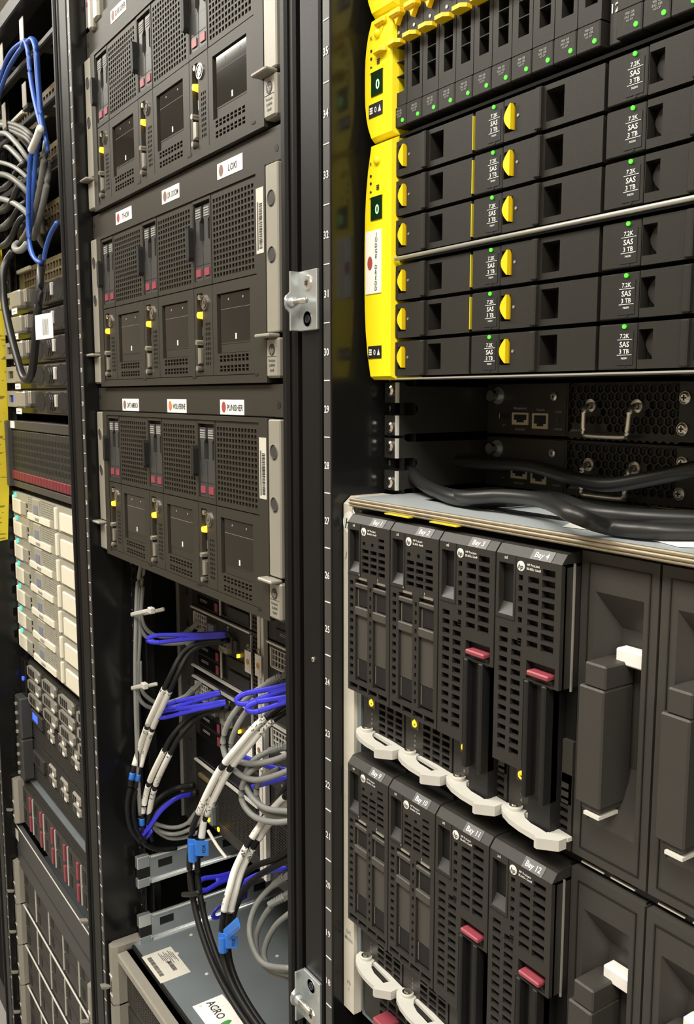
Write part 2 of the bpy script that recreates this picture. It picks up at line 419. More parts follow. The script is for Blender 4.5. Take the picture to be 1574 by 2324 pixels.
# ------------------------------------------------------------------ left rack: three node chassis
CHX, CHY = -.5676, .015
def sl_chassis(z, label, sticker=True):
    t = thing('node_chassis', label, 'server chassis', (CHX, CHY, z), 'grey node chassis')
    # surround: sills, cheeks and shell
    MB().box(0, .4445, 0.0, .02, 0, .0078).box(0, .4445, 0, .02, .1855, .1900).box(0, .0148, 0, .02, .0078, .1855).box(.4278, .4445, 0, .02, .0078, .1855).build('front_frame', 'node_grey', t)
    MB().box(0, .4445, .06, .70, 0, .0015).box(0, .4445, .02, .70, .1885, .19).box(0, .0015, .02, .7, .0015, .1885).box(.443, .4445, .02, .7, .0015, .1885).build('shell', 'dark_grey', t)
    MB().box(.0015, .443, .055, .058, .0015, .1885).build('backplane', 'slot_black', t)
    for sd in (0, 1):
        x0, x1 = (-.0225, -.0008) if sd == 0 else (.4453, .4670)
        e = MB(); e.bev(x0, x1, 0.0, .012, .044, .189, .0012); e.bev(x0, x1, -.001, .012, .004, .0395, .002)
        e.bev(x0 - (.006 if sd else .006), x1 - .002, -.010, .003, .0395, .0428, .001)
        eo = e.build('mounting_ear', 'beige_grey', t)
        xc = (x0 + x1) / 2
        for zz in (.1595, .1115):
            MB().cyl((xc, -.0001, zz), 'y', .0062, -.0002, 20).build('screw_recess', 'carrier_grey', eo)
            MB().annulus((xc, .0, zz), 'y', .0060, .0070, -.0007, 20).build('recess_rim', 'ear_grey', eo)
        if sd:
            hp_badge(eo, xc, -.0011, .0288, .0052, 'dark_grey', 'beige_grey')
            k = MB().text('ProLiant', xc, -.0013, .0195, .0024, wmax=.0125).text('SL4540', xc, -.0013, .0152, .0024, wmax=.0125).text('Gen8', xc, -.0013, .0109, .0024, wmax=.010)
            k.box(xc - .0085, xc + .0085, -.0013, -.001, .0228, .0231)
            k.build('lettering', 'dark_ink', eo)
    if sticker:
        so = MB().box(.4288, .4420, -.0004, 0, .1150, .1720).build('serial_sticker', 'paper_grey', t)
        b = MB()
        zz = .119
        while zz < .158:
            hgt = random.choice((.0004, .0007, .0011)); b.box(.4345, .4400, -.0006, -.0004, zz, zz + hgt); zz += hgt + random.choice((.0004, .0007))
        for q in range(3): b.box(.4308 + q * .0009, .4311 + q * .0009, -.0006, -.0004, .118, .160)
        b.build('barcode', 'dark_ink', so)
    return t

def sl_node():
    t = thing('server_node', '', 'server node', (0, 0, 0), 'server nodes of the grey chassis')
    W = .1368
    gh = grid(.0460, .1315, .1030, .1800, 13, 14, .66, .66)
    MB().plate(.0425, W, .0988, .1850, .0015, .008, gh).build('grille', 'node_grey', t)
    MB().box(.0425, W, .0085, .0095, .0988, .1850).build('grille_backing', 'slot_black', t)
    # drive bay
    MB().plate(.0004, .0421, .0988, .1850, .0012, .0075, [(.0020, .0402, .1040, .1815)]).build('bay_frame', 'node_grey', t)
    MB().box(.0020, .0402, .0072, .0075, .1040, .1815).build('bay_recess', 'slot_black', t)
    for k in range(2):
        x = .0026 + k * .0192
        c = MB(); c.box(x, x + .0180, .0025, .0072, .1045, .1370)
        c.prism([(x, .137), (x + .0050, .137), (x + .0058, .143), (x + .0058, .1775), (x, .1775)], 'y', .0022, .0072) if False else None
        c.prism([(x + .0000, .137), (x + .0180, .137), (x + .0150, .1425), (x + .0115, .1445), (x + .0115, .162), (x + .0160, .166), (x + .0160, .1775), (x + .0020, .1775), (x + .0020, .166), (x + .0030, .162), (x + .0030, .1445)], 'y', .0024, .0072)
        co = c.build('drive_carrier', 'carrier_grey', t)
        MB().box(x + .0035, x + .0145, .0014, .0026, .1085, .1160).build('release_button', 'maroon', co)
        lb = MB()
        for q in range(4): lb.box(x + .003, x + .0145, .0019, .0024, .1665 + q * .0024, .1680 + q * .0024)
        lb.build('capacity_print', 'grey_ink', co)
        MB().box(x, x + .018, .0023, .0025, .1195, .1200).build('carrier_seam', 'slot_black', co)
    # folded pull loop standing proud on the left
    MB().prism([(-.0045, .129), (-.0025, .1255), (.0010, .1255), (.0025, .129), (.0025, .155), (.0010, .1585), (-.0025, .1585), (-.0045, .155)], 'y', -.0048, .0012).build('pull_loop', 'slot_black', t)
    # I/O strip
    io_h = grid(.0255, .0375, .0180, .0625, 3, 9, .62, .62)
    MB().plate(.0004, .0421, .0085, .0977, .0012, .006, io_h + [(.0065, .0200, .0120, .0920)]).build('port_panel', 'node_grey', t)
    MB().box(.0005, .0420, .0060, .0066, .0086, .0976).build('port_backing', 'slot_black', t)
    bt = MB().cyl((.0262, .0012, .0818), 'y', .0074, -.0016, 24).build('power_button', 'chrome', t)
    MB().annulus((.0262, -.0004, .0818), 'y', .0050, .0060, -.0004, 24).build('button_ring', 'dark_grey', bt)
    MB().text('A', .0262, -.0006, .0818, .0038).build('lettering', 'dark_grey', bt)
    MB().cyl((.0135, .006, .0880), 'y', .0026, -.006, 14).build('standoff', 'brushed', t)
    MB().cyl((.0135, .006, .0700), 'y', .0040, -.0072, 14, .003).build('status_light', 'led_amber', t)
    sl = MB(); sl.box(.0140, .0180, .0035, .006, .0490, .0580); sl.build('usb_port', 'zinc_dull', t)
    MB().cyl((.0108, .006, .0425), 'y', .0027, -.0085, 12).build('jack_screw', 'brushed', t)
    MB().cyl((.0112, .006, .0160), 'y', .0027, -.0085, 12).build('jack_screw', 'brushed', t)
    MB().prism([(.0115, .0205), (.0185, .0218), (.0185, .0358), (.0115, .0372)], 'y', -.0012, .006).build('serial_port', 'brushed', t)
    # storage drawer with glazed window
    vh = grid(.0560, .1185, .0112, .0182, 8, 2, .72, .72) + grid(.0560, .1185, .0208, .0280, 8, 2, .72, .72)
    MB().plate(.0430, W, .0085, .0977, .0012, .0060, vh + [(.0525, .1215, .0295, .0875)]).build('drawer_front', 'node_grey', t)
    MB().box(.0435, W - .0005, .0062, .0068, .0090, .0970).build('drawer_backing', 'slot_black', t)
    wd = MB().box(.0570, .1200, .0032, .0058, .0400, .0862).build('window', 'glass_dark', t)
    MB().box(.0570, .1200, .0031, .0058, .0385, .0399).build('window_sill', 'node_grey', wd)
    k = MB().box(.0880, .0905, .0029, .0032, .0425, .0480)
    k.build('window_mark', 'white_ink', wd)
    d = MB()
    for q in (.0745, .1045): d.cyl((q, .0031, .0812), 'y', .0011, -.0002, 8)
    d.box(.0575, .1195, .003, .0032, .0722, .0724)
    d.build('window_dots', 'grey_ink', wd)
    MB().box(.0570, .1200, .0034, .0058, .0300, .0384).build('window_apron', 'node_grey', t)
    for q in (.0005, .1345): MB().box(q - .002, q + .004, -.0004, .004, .0062, .0085).build('latch_foot', 'slot_black', t)
    for q in (0,): MB().box(.0424, .0429, .0010, .004, .0085, .185).build('seam', 'slot_black', t)
    return t
CHZ = [uz(25), uz(30), uz(35)]
CHL = ['lowest grey node chassis, directly above the open cable space', 'middle grey node chassis, between two panels with white stickers', 'topmost grey node chassis with pale ears, above two alike']
proto = sl_node()
first = True
for ci, z in enumerate(CHZ):
    sl_chassis(z, CHL[ci], ci < 2)
    for k in range(3):
        lb = ['grey server node farthest from the badged ear in the ', 'grey server node between two others in the ', 'grey server node next to the badged ear in the '][k] + ['lowest', 'middle', 'topmost'][ci] + ' node chassis'
        loc = (CHX + .0150 + k * .1376, CHY, z)
        if first: proto.location = loc; proto['label'] = lb; first = False
        else: dup(proto, loc, lb)

STK = [
    [(.0627, .1181, 'CAPT. AMERICA', 'spot_brown'), (.205, .257, 'WOLVERINE', 'spot_orange'), (.339, .3905, 'PUNISHER', 'spot_red')],
    [(.0605, .1135, 'THOR', 'spot_red'), (.205, .2515, 'DR. DOOM', 'spot_brown'), (.342, .3945, 'LOKI', 'spot_brown')],
    [(.0645, .116, 'SILVER SURFER', 'spot_brown')]]
FL = ['grey filler panel with three white stickers above the lowest node chassis', 'grey filler panel with three white stickers below the topmost node chassis', 'grey filler panel with a white sticker above the topmost node chassis']
for ci, z in enumerate(CHZ):
    t = thing('filler_panel', FL[ci], 'filler panel', (CHX, .020, z + .1908), 'filler panels between node chassis')
    hgt = U * 5 - .1922 if ci < 2 else .040
    MB().bev(-.0255, .4700, 0, .012, 0, hgt, .0008).build('panel', 'node_grey', t)
    MB().cyl((.4575, .0, .011), 'y', .0032, -.0003, 16).cyl((-.0200, .0, .018), 'y', .003, -.0003, 16).build('screw_hole', 'slot_black', t)
    for x0, x1, tx, sp in STK[ci]:
        zt = (1.3733 if ci == 0 else 1.6005 if ci == 1 else 1.8325) - (z + .1908)
        s = MB().box(x0, x1, -.0004, 0, zt - .0148, zt)
        so = s.build('name_sticker', 'paper', t)
        zc = zt - .0074; n = 16
        MB().add([(x0 + .0085 + .0045 * math.cos(2 * math.pi * i / n), -.0006, zc + .0055 * math.sin(2 * math.pi * i / n)) for i in range(n)], [list(range(n))]).build('picture_spot', sp, so)
        MB().text(tx, (x0 + .0145 + x1) / 2 - .0005, -.0006, zc - .0003, .0062, wmax=(x1 - x0) - .018, shear=0.12).build('lettering', 'dark_ink', so)
# pale device above
t = thing('rack_device', 'pale grey device with rounded handle above the topmost filler panel', 'rack device', (CHX, .02, uz(40) - .0145))
zb = 0.014
MB().bev(-.026, -.004, 0, .012, zb, zb + .08, .0015).build('mounting_ear', 'beige_grey', t)
MB().bev(-.0015, .012, -.006, .02, zb - .004, zb + .08, .003).bev(.012, .030, -.004, .02, zb + .004, zb + .08, .003).build('handle', 'ear_grey', t)
MB().cyl((-.018, -.0001, zb + .035), 'y', .003, -.0005, 14).build('button', 'maroon', t)
MB().box(.030, .4445, .004, .5, zb, zb + .08).build('body', 'dark_grey', t)

# ------------------------------------------------------------------ right rack: storage shelves
STX, STY = .0235, .030
def yellow_bezel(parent, z0, z1, x0=.006, big=True):
    H = z1 - z0; n = 10; poly = []
    # outline in X-Z with bowed outer edge
    for i in range(n + 1):
        q = i / n; poly.append((x0 + .0085 - .0085 * (1 - abs(2 * q - 1) ** 3.0), z0 + q * H))
    poly += [(.0440, z1), (.0440, z0)]
    m = MB()
    f0 = [(x + (.0022 if i <= n else -.0015), -.0035, z0 + .0025 + (z - z0) / H * (H - .005)) for i, (x, z) in enumerate(poly)]
    f1 = [(x, .0015, z) for x, z in poly]; f2 = [(x, .026, z) for x, z in poly]
    L = len(poly); fs = [list(range(L))]
    for a in (0, L):
        for i in range(L): fs.append([a + i, a + (i + 1) % L, a + L + (i + 1) % L, a + L + i])
    fs.append(list(range(2 * L, 3 * L))[::-1])
    m.add(f0 + f1 + f2, fs)
    return m.build('side_bezel', 'yellow', parent)
def bezel_marks(b, x, z1, disp_z, strip_z):
    k = MB().box(x - .0055, x + .0085, -.0042, -.0035, disp_z - .0085, disp_z + .0085).build('status_display', 'display_green', b)
    MB().text('0', x + .003, -.0044, disp_z - .001, .0070).build('digit', 'digit_green', k)
    MB().prism([(x - .0075, disp_z + .0085), (x + .0090, disp_z + .0085), (x + .0090, disp_z + .0115), (x - .0055, disp_z + .0115)], 'y', -.0046, -.0030).build('display_hood', 'yellow', b)
    k = MB().box(x - .0085, x + .0085, -.0040, -.0035, strip_z - .0048, strip_z + .0048).build('symbol_plate', 'slot_black', b)
    q = MB().text('0', x + .0002, -.0042, strip_z, .0042)
    for j in range(3): q.box(x - .0072, x - .0035, -.0042, -.0041, strip_z - .0022 + j * .0017, strip_z - .0010 + j * .0017)
    q.add([(x + .0035, -.0042, strip_z - .0024), (x + .0072, -.0042, strip_z - .0024), (x + .0054, -.0042, strip_z + .0026)], [(0, 1, 2)])
    q.build('symbols', 'white_ink', k)
    q = MB()
    for j, zz in enumerate((.0125, .0190, .0245)): q.cyl((x - .006, -.0034, disp_z + zz), 'y', .0011, -.0006, 8)
    for j in range(3): q.box(x + .0015, x + .0045, -.0041, -.0036, disp_z + .0130 + j * .0014, disp_z + .0138 + j * .0014)
    q.text('x', x - .006, -.0041, disp_z + .0340, .0035)
    q.build('indicator_marks', 'dark_ink', b)
    MB().cyl((x + .002, -.0030, disp_z + .0345), 'y', .0038, -.0024, 16, .0026).build('bezel_button', 'yellow', b, True)

# 2U shelf with 24 small drives
SZ = uz(34)
sh = thing('drive_shelf', 'two-unit storage shelf of small vertical drives with yellow bezel', 'storage shelf', (STX - .0185, STY, SZ))
MB().box(.0185, .4665, .055, .56, .001, U * 2 - .001).build('shell', 'dark_grey', sh)
MB().box(.0185, .4665, .010, .055, .001, .0042).box(.0185, .4665, .010, .055, .0858, .0880).box(.0185, .0200, .010, .055, .0042, .0858).build('drive_opening', 'gloss_black', sh)
b = yellow_bezel(sh, .0005, .0885); bezel_marks(b, .0225, .0885, .041, .0225)
st = MB().bev(.2338, .2420, .004, .05, .0045, .0850, .0006).build('centre_strip', 'dark_grey', sh)
MB().text('12', .2380, .0036, .0240, .0050, wmax=.0065).add([(.2365, .0036, .0290), (.2395, .0036, .0290), (.2380, .0036, .0315)], [(0, 1, 2)]).build('lettering', 'white_ink', st)
def sff_drive():
    t = thing('small_drive', '', 'hard drive', (0, 0, 0), 'small drives of the two-unit shelf')
    W = .0170
    MB().plate(0, W, .0195, .0850, .0, .012, [(.0050, .0140, .0290, .0400), (.0050, .0140, .0406, .0500), (.0050, .0140, .0506, .0600)]).build('carrier_front', 'drive_grey', t)
    MB().box(.001, W - .001, .009, .05, .0050, .0840).build('carrier_body', 'slot_black', t)
    lo = MB().bev(0, W, -.0008, .009, .0045, .0190, .0007).build('label_front', 'drive_grey', t)
    MB().cyl((.0135, -.0008, .0085), 'y', .0013, -.0006, 10).build('activity_light', 'led_green', lo)
    MB().text('900 GB', .0092, -.0010, .0158, .0014, wmax=.0095).text('SAS 10K', .0092, -.0010, .0139, .0014, wmax=.0090).text('6G DP', .0092, -.0010, .0121, .0012, wmax=.0070).build('lettering', 'grey_ink', lo)
    MB().prism([(.0020, .0), (.0150, .0), (.0155, -.005), (.0125, -.0085), (.0045, -.0085), (.0015, -.005)], 'z', .0605, .0632).build('release_latch', 'yellow_latch', t)
    u = MB().bev(.0020, .0150, -.0065, .001, .0800, .0850, .0012)
    u.prism([(.0045, .0802), (.0125, .0802), (.0110, .0780), (.0085, .0745), (.0070, .0780)], 'y', -.004, .0005)
    u.build('latch_hook', 'yellow_latch', t)
    MB().cyl((.0075, -.0001, .0700), 'y', .0012, -.0004, 8).build('latch_screw', 'brushed', t)
    return t
pr = sff_drive()
for i in range(24):
    x = STX - .0185 + .0206 + i * .01760 + (.0105 if i >= 12 else 0)
    lb = 'small black drive with green light, ' + ORD[i] + ' from the yellow bezel'
    if i == 0: pr.location = (x, STY, SZ); pr['label'] = lb
    else: dup(pr, (x, STY, SZ), lb)

# shelf above (only its bezel foot shows)
s3 = thing('drive_shelf', 'topmost storage shelf, only its yellow bezel foot showing', 'storage shelf', (STX - .0185, STY, uz(36)))
MB().box(.0185, .4665, .012, .56, .001, U * 2 - .001).build('shell', 'dark_grey', s3)
b = yellow_bezel(s3, .0005, .0885); bezel_marks(b, .0225, .0885, .041, .0225)

# 4U shelf with 24 large drives
LZ = uz(30)
sh = thing('drive_shelf', 'four-unit storage shelf of wide drives with tall yellow bezel', 'storage shelf', (STX - .0185, STY, LZ))
MB().box(.0185, .4665, .03, .66, .001, U * 4 - .001).build('shell', 'gloss_black', sh)
b = yellow_bezel(sh, .0005, .1773)
bezel_marks(b, .0225, .1773, .1290, .0215)
k = MB().box(.0105, .0305, -.0042, -.0034, .0660, .1130).build('name_sticker', 'paper', b)
q = MB(); zz = .1095
for ch in 'JUDGE DREDD':
    if ch != ' ': q.text(ch, .0245, -.0044, zz, .0032, wmax=.0034, rot=-.1)
    zz -= .0040
q.build('lettering', 'dark_ink', k)
MB().add([(.0165 + .0032 * math.cos(2 * math.pi * i / 14), -.0044, .0890 + .0052 * math.sin(2 * math.pi * i / 14)) for i in range(14)], [list(range(14))]).build('picture_spot', 'spot_red', k)
MB().tube([(.0460, -.0020, .0888), (.4680, -.0020, .0888)], .0015, 10, raw=True).build('trim_rod', 'rod_silver', sh, True)
MB().box(.0460, .4680, -.002, .03, .0004, .0014).build('trim_rod', 'rod_silver', sh)
MB().box(.0460, .4680, .002, .03, .0868, .0880).box(.0460, .4680, .002, .03, .0898, .0906).box(.0460, .4680, .001, .03, .1755, .1775).build('drawer_sill', 'gloss_black', sh)
def lff_drive(tongue='yellow_latch'):
    t = thing('large_drive', '', 'hard drive', (0, 0, 0), 'wide drives of the four-unit shelf')
    H = .0253; W = .1062
    # label block
    a = MB().bev(0, .0265, 0, .03, 0, H, .0006).build('label_block', 'drive_grey', t)
    MB().prism([(.0118, .0040), (.0130, .0022), (.0245, .0022), (.0245, .0210), (.0150, .0210), (.0118, .0185)], 'y', -.0003, .0005).build('label_plate', 'slot_black', a)
    q = MB().text('7.2K', .0187, -.0005, .0184, .0024, wmax=.0068).text('SAS', .0187, -.0005, .0138, .0030, wmax=.0076).text('3 TB', .0187, -.0005, .0099, .0025, wmax=.0068).text('743391', .0187, -.0005, .0060, .0011)
    q.box(.0138, .0238, -.0005, -.0003, .0162, .0165).box(.0138, .0238, -.0005, -.0003, .0077, .0080)
    q.build('lettering', 'white_ink', a)
    MB().cyl((.0183, -.0002, .0236), 'y', .0012, -.0008, 10).build('activity_light', 'led_green', a)
    MB().cyl((.0190, .0001, .0012 + .0002), 'y', .0008, -.0004, 8).build('pin_hole', 'slot_black', a)
    # latch block with yellow tongue
    MB().plate(.0275, .0600, 0, H, 0, .008, [(.0275 + .0003, .0372, .0050, .0215)]).build('latch_block', 'drive_grey', t)
    MB().box(.0275, .0600, .008, .03, 0, H).build('latch_recess', 'slot_black', t)
    n = 9; pl = [(.0345 - .0052 * math.sin(math.pi * i / (n - 1)), .0060 + .0155 * i / (n - 1)) for i in range(n)] + [(.0352, .0215), (.0352, .0060)]
    yl = tongue == 'yellow_latch'
    MB().prism(pl, 'y', -.0022 if yl else .0045, .007).build('latch_tongue', tongue, t)
    if yl: MB().cyl((.0398, .0, .0135), 'y', .0010, -.0004, 8).build('latch_screw', 'brushed', t)
    # grip block, set back a little, with finger pocket
    MB().bev(.0552, .0602, -.0022, .004, .0002, H - .0002, .0008).build('grip_rib', 'drive_grey', t)
    MB().plate(.0602, W, 0, H, .0010, .014, [(.0622, .0765, .0040, .0222)]).build('grip_block', 'drive_grey', t)
    MB().box(.0602, W, .014, .03, 0, H).build('grip_recess', 'slot_black', t)
    return t
pr = lff_drive(); pr2 = lff_drive('black_plastic')
i = 0
for c in range(4):
    for r in range(6):
        z = LZ + .0030 + (r % 3) * .02795 + (0 if r < 3 else .0889)
        x = STX + .0005 + c * .1092
        lb = 'wide black drive, ' + ORD[5 - r] + ' from the top in the ' + ORD[c] + ' column from the yellow bezel'
        if i == 0: pr.location = (x, STY, z); pr['label'] = lb
        else:
            dd = dup(pr2 if c > 1 else pr, (x, STY, z), lb)
            if c == 0: MB().box(.1063, .1069, .0006, .02, .002, .0235).build('edge_glint', 'yellow_tape', dd)  # yellow glint between the first two columns, painted as a thin strip
        i += 1
for o in list(KIDS[pr2.name]):
    for q in KIDS.get(o.name, []): bpy.data.objects.remove(q)
    bpy.data.objects.remove(o)
bpy.data.objects.remove(pr2)

# ------------------------------------------------------------------ right rack: two slim switches set back on brackets
def switch_unit(z, label):
    t = thing('network_switch', label, 'switch', (.025, .148, z), 'slim switches on brackets')
    H = .0425
    MB().box(.0, .446, .004, .50, .0008, H).build('shell', 'black_plastic', t)
    # hexagonal grille of the supply module
    pl = []; s = .00385; hx = s * math.sqrt(3); m = MB(); back = MB()
    x0, x1, zl, zh = .0945, .1890, .0030, .0405
    nx = int((x1 - x0) / hx); nz = int((zh - zl) / (1.5 * s))
    for j in range(nz + 1):
        for i in range(nx + 1):
            cx = x0 + i * hx + (hx / 2 if j % 2 else 0); cz = zl + j * 1.5 * s
            if cx > x1 or cz > zh: continue
            open_ = not (abs(cz - .024) < .006 and (abs(cx - .1140) < .006 or abs(cx - .1560) < .006)) and not (cz < .009 and cx < .125) and not (cz < .006)
            o_ = [(cx + s * math.sin(math.pi * k / 3), 0.0, cz + s * math.cos(math.pi * k / 3)) for k in range(6)]
            if open_:
                i_ = [(cx + .0033 * math.sin(math.pi * k / 3), 0.0, cz + .0033 * math.cos(math.pi * k / 3)) for k in range(6)]
                d_ = [(a, .0025, c) for a, _, c in i_]
                m.add(o_ + i_ + d_, [[k, (k + 1) % 6, 6 + (k + 1) % 6, 6 + k] for k in range(6)] + [[6 + k, 6 + (k + 1) % 6, 12 + (k + 1) % 6, 12 + k] for k in range(6)])
            else: m.add(o_, [list(range(6))])
    m.build('hex_grille', 'black_plastic', t)
    MB().box(.0888, .0945 - s, -.0004, .004, .001, H - .0005).box(.1895, .446, -.0004, .004, .001, H - .0005).box(.0888, .195, -.0002, .004, .001, .003).build('supply_frame', 'black_plastic', t)
    MB().box(0, .0880, 0, .004, .001, H - .0005).build('port_panel', 'black_plastic', t)
    ts = MB().cyl((.0130, 0, .0325), 'y', .0072, -.0008, 24).build('thumb_washer', 'zinc_dull', t)
    MB().cyl((.0130, -.0008, .0325), 'y', .0040, -.0050, 18).cyl((.0130, -.0058, .0325), 'y', .0046, -.0040, 18).build('thumb_screw', 'chrome', ts)
    MB().box(.0150, .0265, -.0004, 0, .0135, .0180).build('usb_socket', 'slot_black', t)
    MB().box(.0150, .0155, -.0006, 0, .0137, .0178).build('usb_edge', 'light_edge', t)
    for xa, xb, za, zb in ((.0302, .0485, .0088, .0188), (.0530, .0700, .0062, .0185)):
        j = MB().plate(xa, xb, za, zb, -.0008, .004, [(xa + .0018, xb - .0018, za + .0020, zb - .0015)]).build('network_socket', 'rj_tan', t)
        MB().box(xa + .0018, xb - .0018, -.0002, .0, za + .002, zb - .0015).build('socket_cavity', 'slot_black', j)
        MB().box(xa + .0018, xa + .0048, -.0006, .0, za + .0020, za + .0040).box(xb - .0048, xb - .0018, -.0006, 0, za + .0020, za + .0040).build('socket_tabs', 'rj_tan', j)
    for xx, zz in ((.0760, .0318), (.1945, .0312), (.1935, .0100)): screw(t, (xx, -.0004, zz), .0044 if xx > .1 else .0033, 'brushed')
    MB().cyl((.0800, -.0001, .0140), 'y', .0022, -.0004, 12).build('blank_screw', 'dark_grey', t)
    k = MB().text('Management', .0390, -.0002, .0225, .0020, wmax=.016).text('Console', .0615, -.0002, .0215, .0019, wmax=.010).text('10/100/1000', .0390, -.0002, .0050, .0016, wmax=.015).text('C FAN', .0805, -.0002, .0200, .0017).text('D FANG', .0805, -.0002, .0065, .0017).text('1200W FAN01', .1010, -.0006, .0062, .0018, wmax=.018)
    k.text('o<', .0205, -.0002, .0085, .0022)
    k.build('lettering', 'grey_ink', t)
    # U-shaped pull handle with collars
    y = -.0085
    h = MB().tube([(.1135, 0, .0252), (.1135, -.0045, .0250), (.1136, y, .0225), (.1138, y - .0005, .0180), (.1142, y - .001, .0085), (.1152, y - .001, .0045), (.1185, y - .001, .0030), (.1500, y - .001, .0030), (.1535, y - .001, .0045), (.1545, y - .001, .0085), (.1550, y - .0005, .0180), (.1553, y, .0225), (.1555, -.0045, .0250), (.1555, 0, .0252)], .0021, 12, 4).build('pull_handle', 'brushed', t, True)
    for q in (.1135, .1555): MB().annulus((q, -.0002, .0252), 'y', .0026, .0050, -.002, 20).build('handle_collar', 'brushed', h)
    # front mounting brackets
    for sd in (0, 1):
        f = (lambda x: x) if sd == 0 else (lambda x: .446 - x)
        m = MB()
        xa, xb = sorted((f(-.0170), f(-.0004)))
        for za, zb in ((.0010, .0168), (.0270, .0430)): m.box(xa, xb, -.0972, -.0955, za, zb)
        xs = sorted((f(-.0004), f(-.0019)))
        m.prism([(-.0955, .0270), (-.0955, .0430), (-.092, .0430), (-.086, .0400), (0, .0395), (0, .0025), (-.086, .0020), (-.092, .0010), (-.0955, .0010), (-.0955, .0168), (-.080, .0168), (-.0765, .0195), (-.0755, .0220), (-.0765, .0245), (-.080, .0270)], 'x', xs[0], xs[1])
        bo = m.build('mounting_bracket', 'black_plastic', t)
        e = MB(); xe = sorted((f(-.0002), f(-.0024)))
        for za, zb in ((.0010, .0168), (.0270, .0430)): e.box(xe[0], xe[1], -.0978, -.0954, za, zb)
        e.build('bracket_edge', 'light_edge', bo)
        for zz in (.0072, .0365): screw(bo, (f(-.0085), -.0972, zz), .0048, 'chrome')
    return t
sw = switch_unit(uz(28), 'slim black switch lying under the thick cables, above the blade enclosure')
sw2 = dup(sw, (.025, .148, uz(29)), 'slim black switch directly below the four-unit storage shelf')

# ------------------------------------------------------------------ right rack: blade enclosure
EZ = uz(18)
en = thing('blade_enclosure', 'ten-unit blade enclosure with steel top and pale side trims', 'blade enclosure', (.007, 0, EZ))
MB().prism([(.011, 0), (.05, 0), (.05, .4420), (.018, .4420), (.011, .4360)], 'x', 0, .0150).build('side_trim', 'trim_beige', en)
MB().prism([(.011, 0), (.05, 0), (.05, .4420), (.018, .4420), (.011, .4360)], 'x', .4680, .4830).build('side_trim', 'trim_beige', en)
k = MB().cyl((.0085, .011, .4215), 'y', .0088, -.0004, 28).build('emblem', 'white_ink', en)
MB().text('hp', .0085, .0104, .4210, .0085, shear=.25).build('lettering', 'dark_grey', k)
MB().text('/', .0040, .0105, .395, .006).text('E', .0105, .0105, .340, .004).text('DC', .0080, .0105, .0720, .0035).text('Module', .0080, .0105, .0660, .0032, wmax=.011).text('PS', .0080, .0105, .0260, .0035).text('1', .0080, .0105, .0200, .003).build('trim_lettering', 'grey_ink', en)
MB().box(.0010, .0080, .0106, .0110, .1900, .2150).build('trim_sticker', 'paper_grey', en)
MB().box(.0158, .4672, .0085, .75, .4400, .4424).build('top_cover', 'steel_top', en)
MB().box(.0158, .0178, .018, .75, .0, .44).box(.4652, .4672, .018, .75, .0, .44).box(.0158, .4672, .018, .75, 0, .002).build('shell', 'zinc_dull', en)
rim = MB()
for za, zb, yy in ((.4402, .4425, .0055), (.4380, .4401, .0048), (.4358, .4379, .0055)): rim.bev(.0150, .4680, yy, .0090, za, zb, .0007)
rim.build('front_rim', 'bronze_rim', en)
MB().box(.06, .46, .045, .058, .4424, .4426).build('top_groove', 'gloss_black', en)
MB().tube([(.0155, .012, .4410), (.0170, .0090, .4320), (.0260, .0080, .4270), (.0320, .012, .4260)], .0012, 8).build('edge_wire', 'brushed', en, True)
# shelves and walls between bays
MB().box(.0178, .4652, .020, .74, .2395, .2440).box(.0178, .4652, .020, .74, .0455, .0495).box(.0178, .4652, .05, .052, .05, .4325).build('bay_shelf', 'gloss_black', en)
for kx in range(1, 8):
    x = .0210 + kx * .0548
    MB().box(x - .0013, x - .0007, .0180, .05, .2445, .4300).box(x - .0013, x - .0007, .0180, .05, .05, .2385).build('bay_wall', 'gloss_black', en)
for zz in (.3480, .1525): MB().box(.2404, .2414, .0095, .0106, zz, zz + .0770).build('bay_edge', 'rod_silver', en)
ed = MB()
for kx in range(4, 8): 
    for a in (.006, .028): ed.box(.0210 + kx * .0548 + a, .0210 + kx * .0548 + a + .017, .0185, .0200, .2408, .2418)
ed.build('shelf_edge', 'light_edge', en)
MB().box(.0160, .0206, .014, .05, .05, .4325).build('inner_cheek', 'zinc_dull', en)
for k in range(6):          # supplies along the foot
    x = .0215 + k * .0738
    p = MB().plate(x, x + .072, .003, .0450, .018, .026, grid(x + .02, x + .068, .006, .042, 4, 5, .8, .7)).build('power_supply', 'dark_grey', en)
    MB().box(x, x + .072, .026, .05, .003, .045).build('supply_backing', 'slot_black', p)
    MB().bev(x + .030, x + .046, .004, .02, .018, .024, .001).build('supply_latch', 'maroon', p)
for (xa, ya), (xb, yb) in (((873, 1164), (928, 1173)), ((975, 1183), (1036, 1192))):
    p, q2 = P(xa, ya, Y=.003), P(xb, yb, Y=.003)
    MB().box(p.x - .007, q2.x - .007, .0025, .010, p.z - EZ - .0008, p.z - EZ).build('yellow_shim', 'yellow_tape', en)
BW = .0535
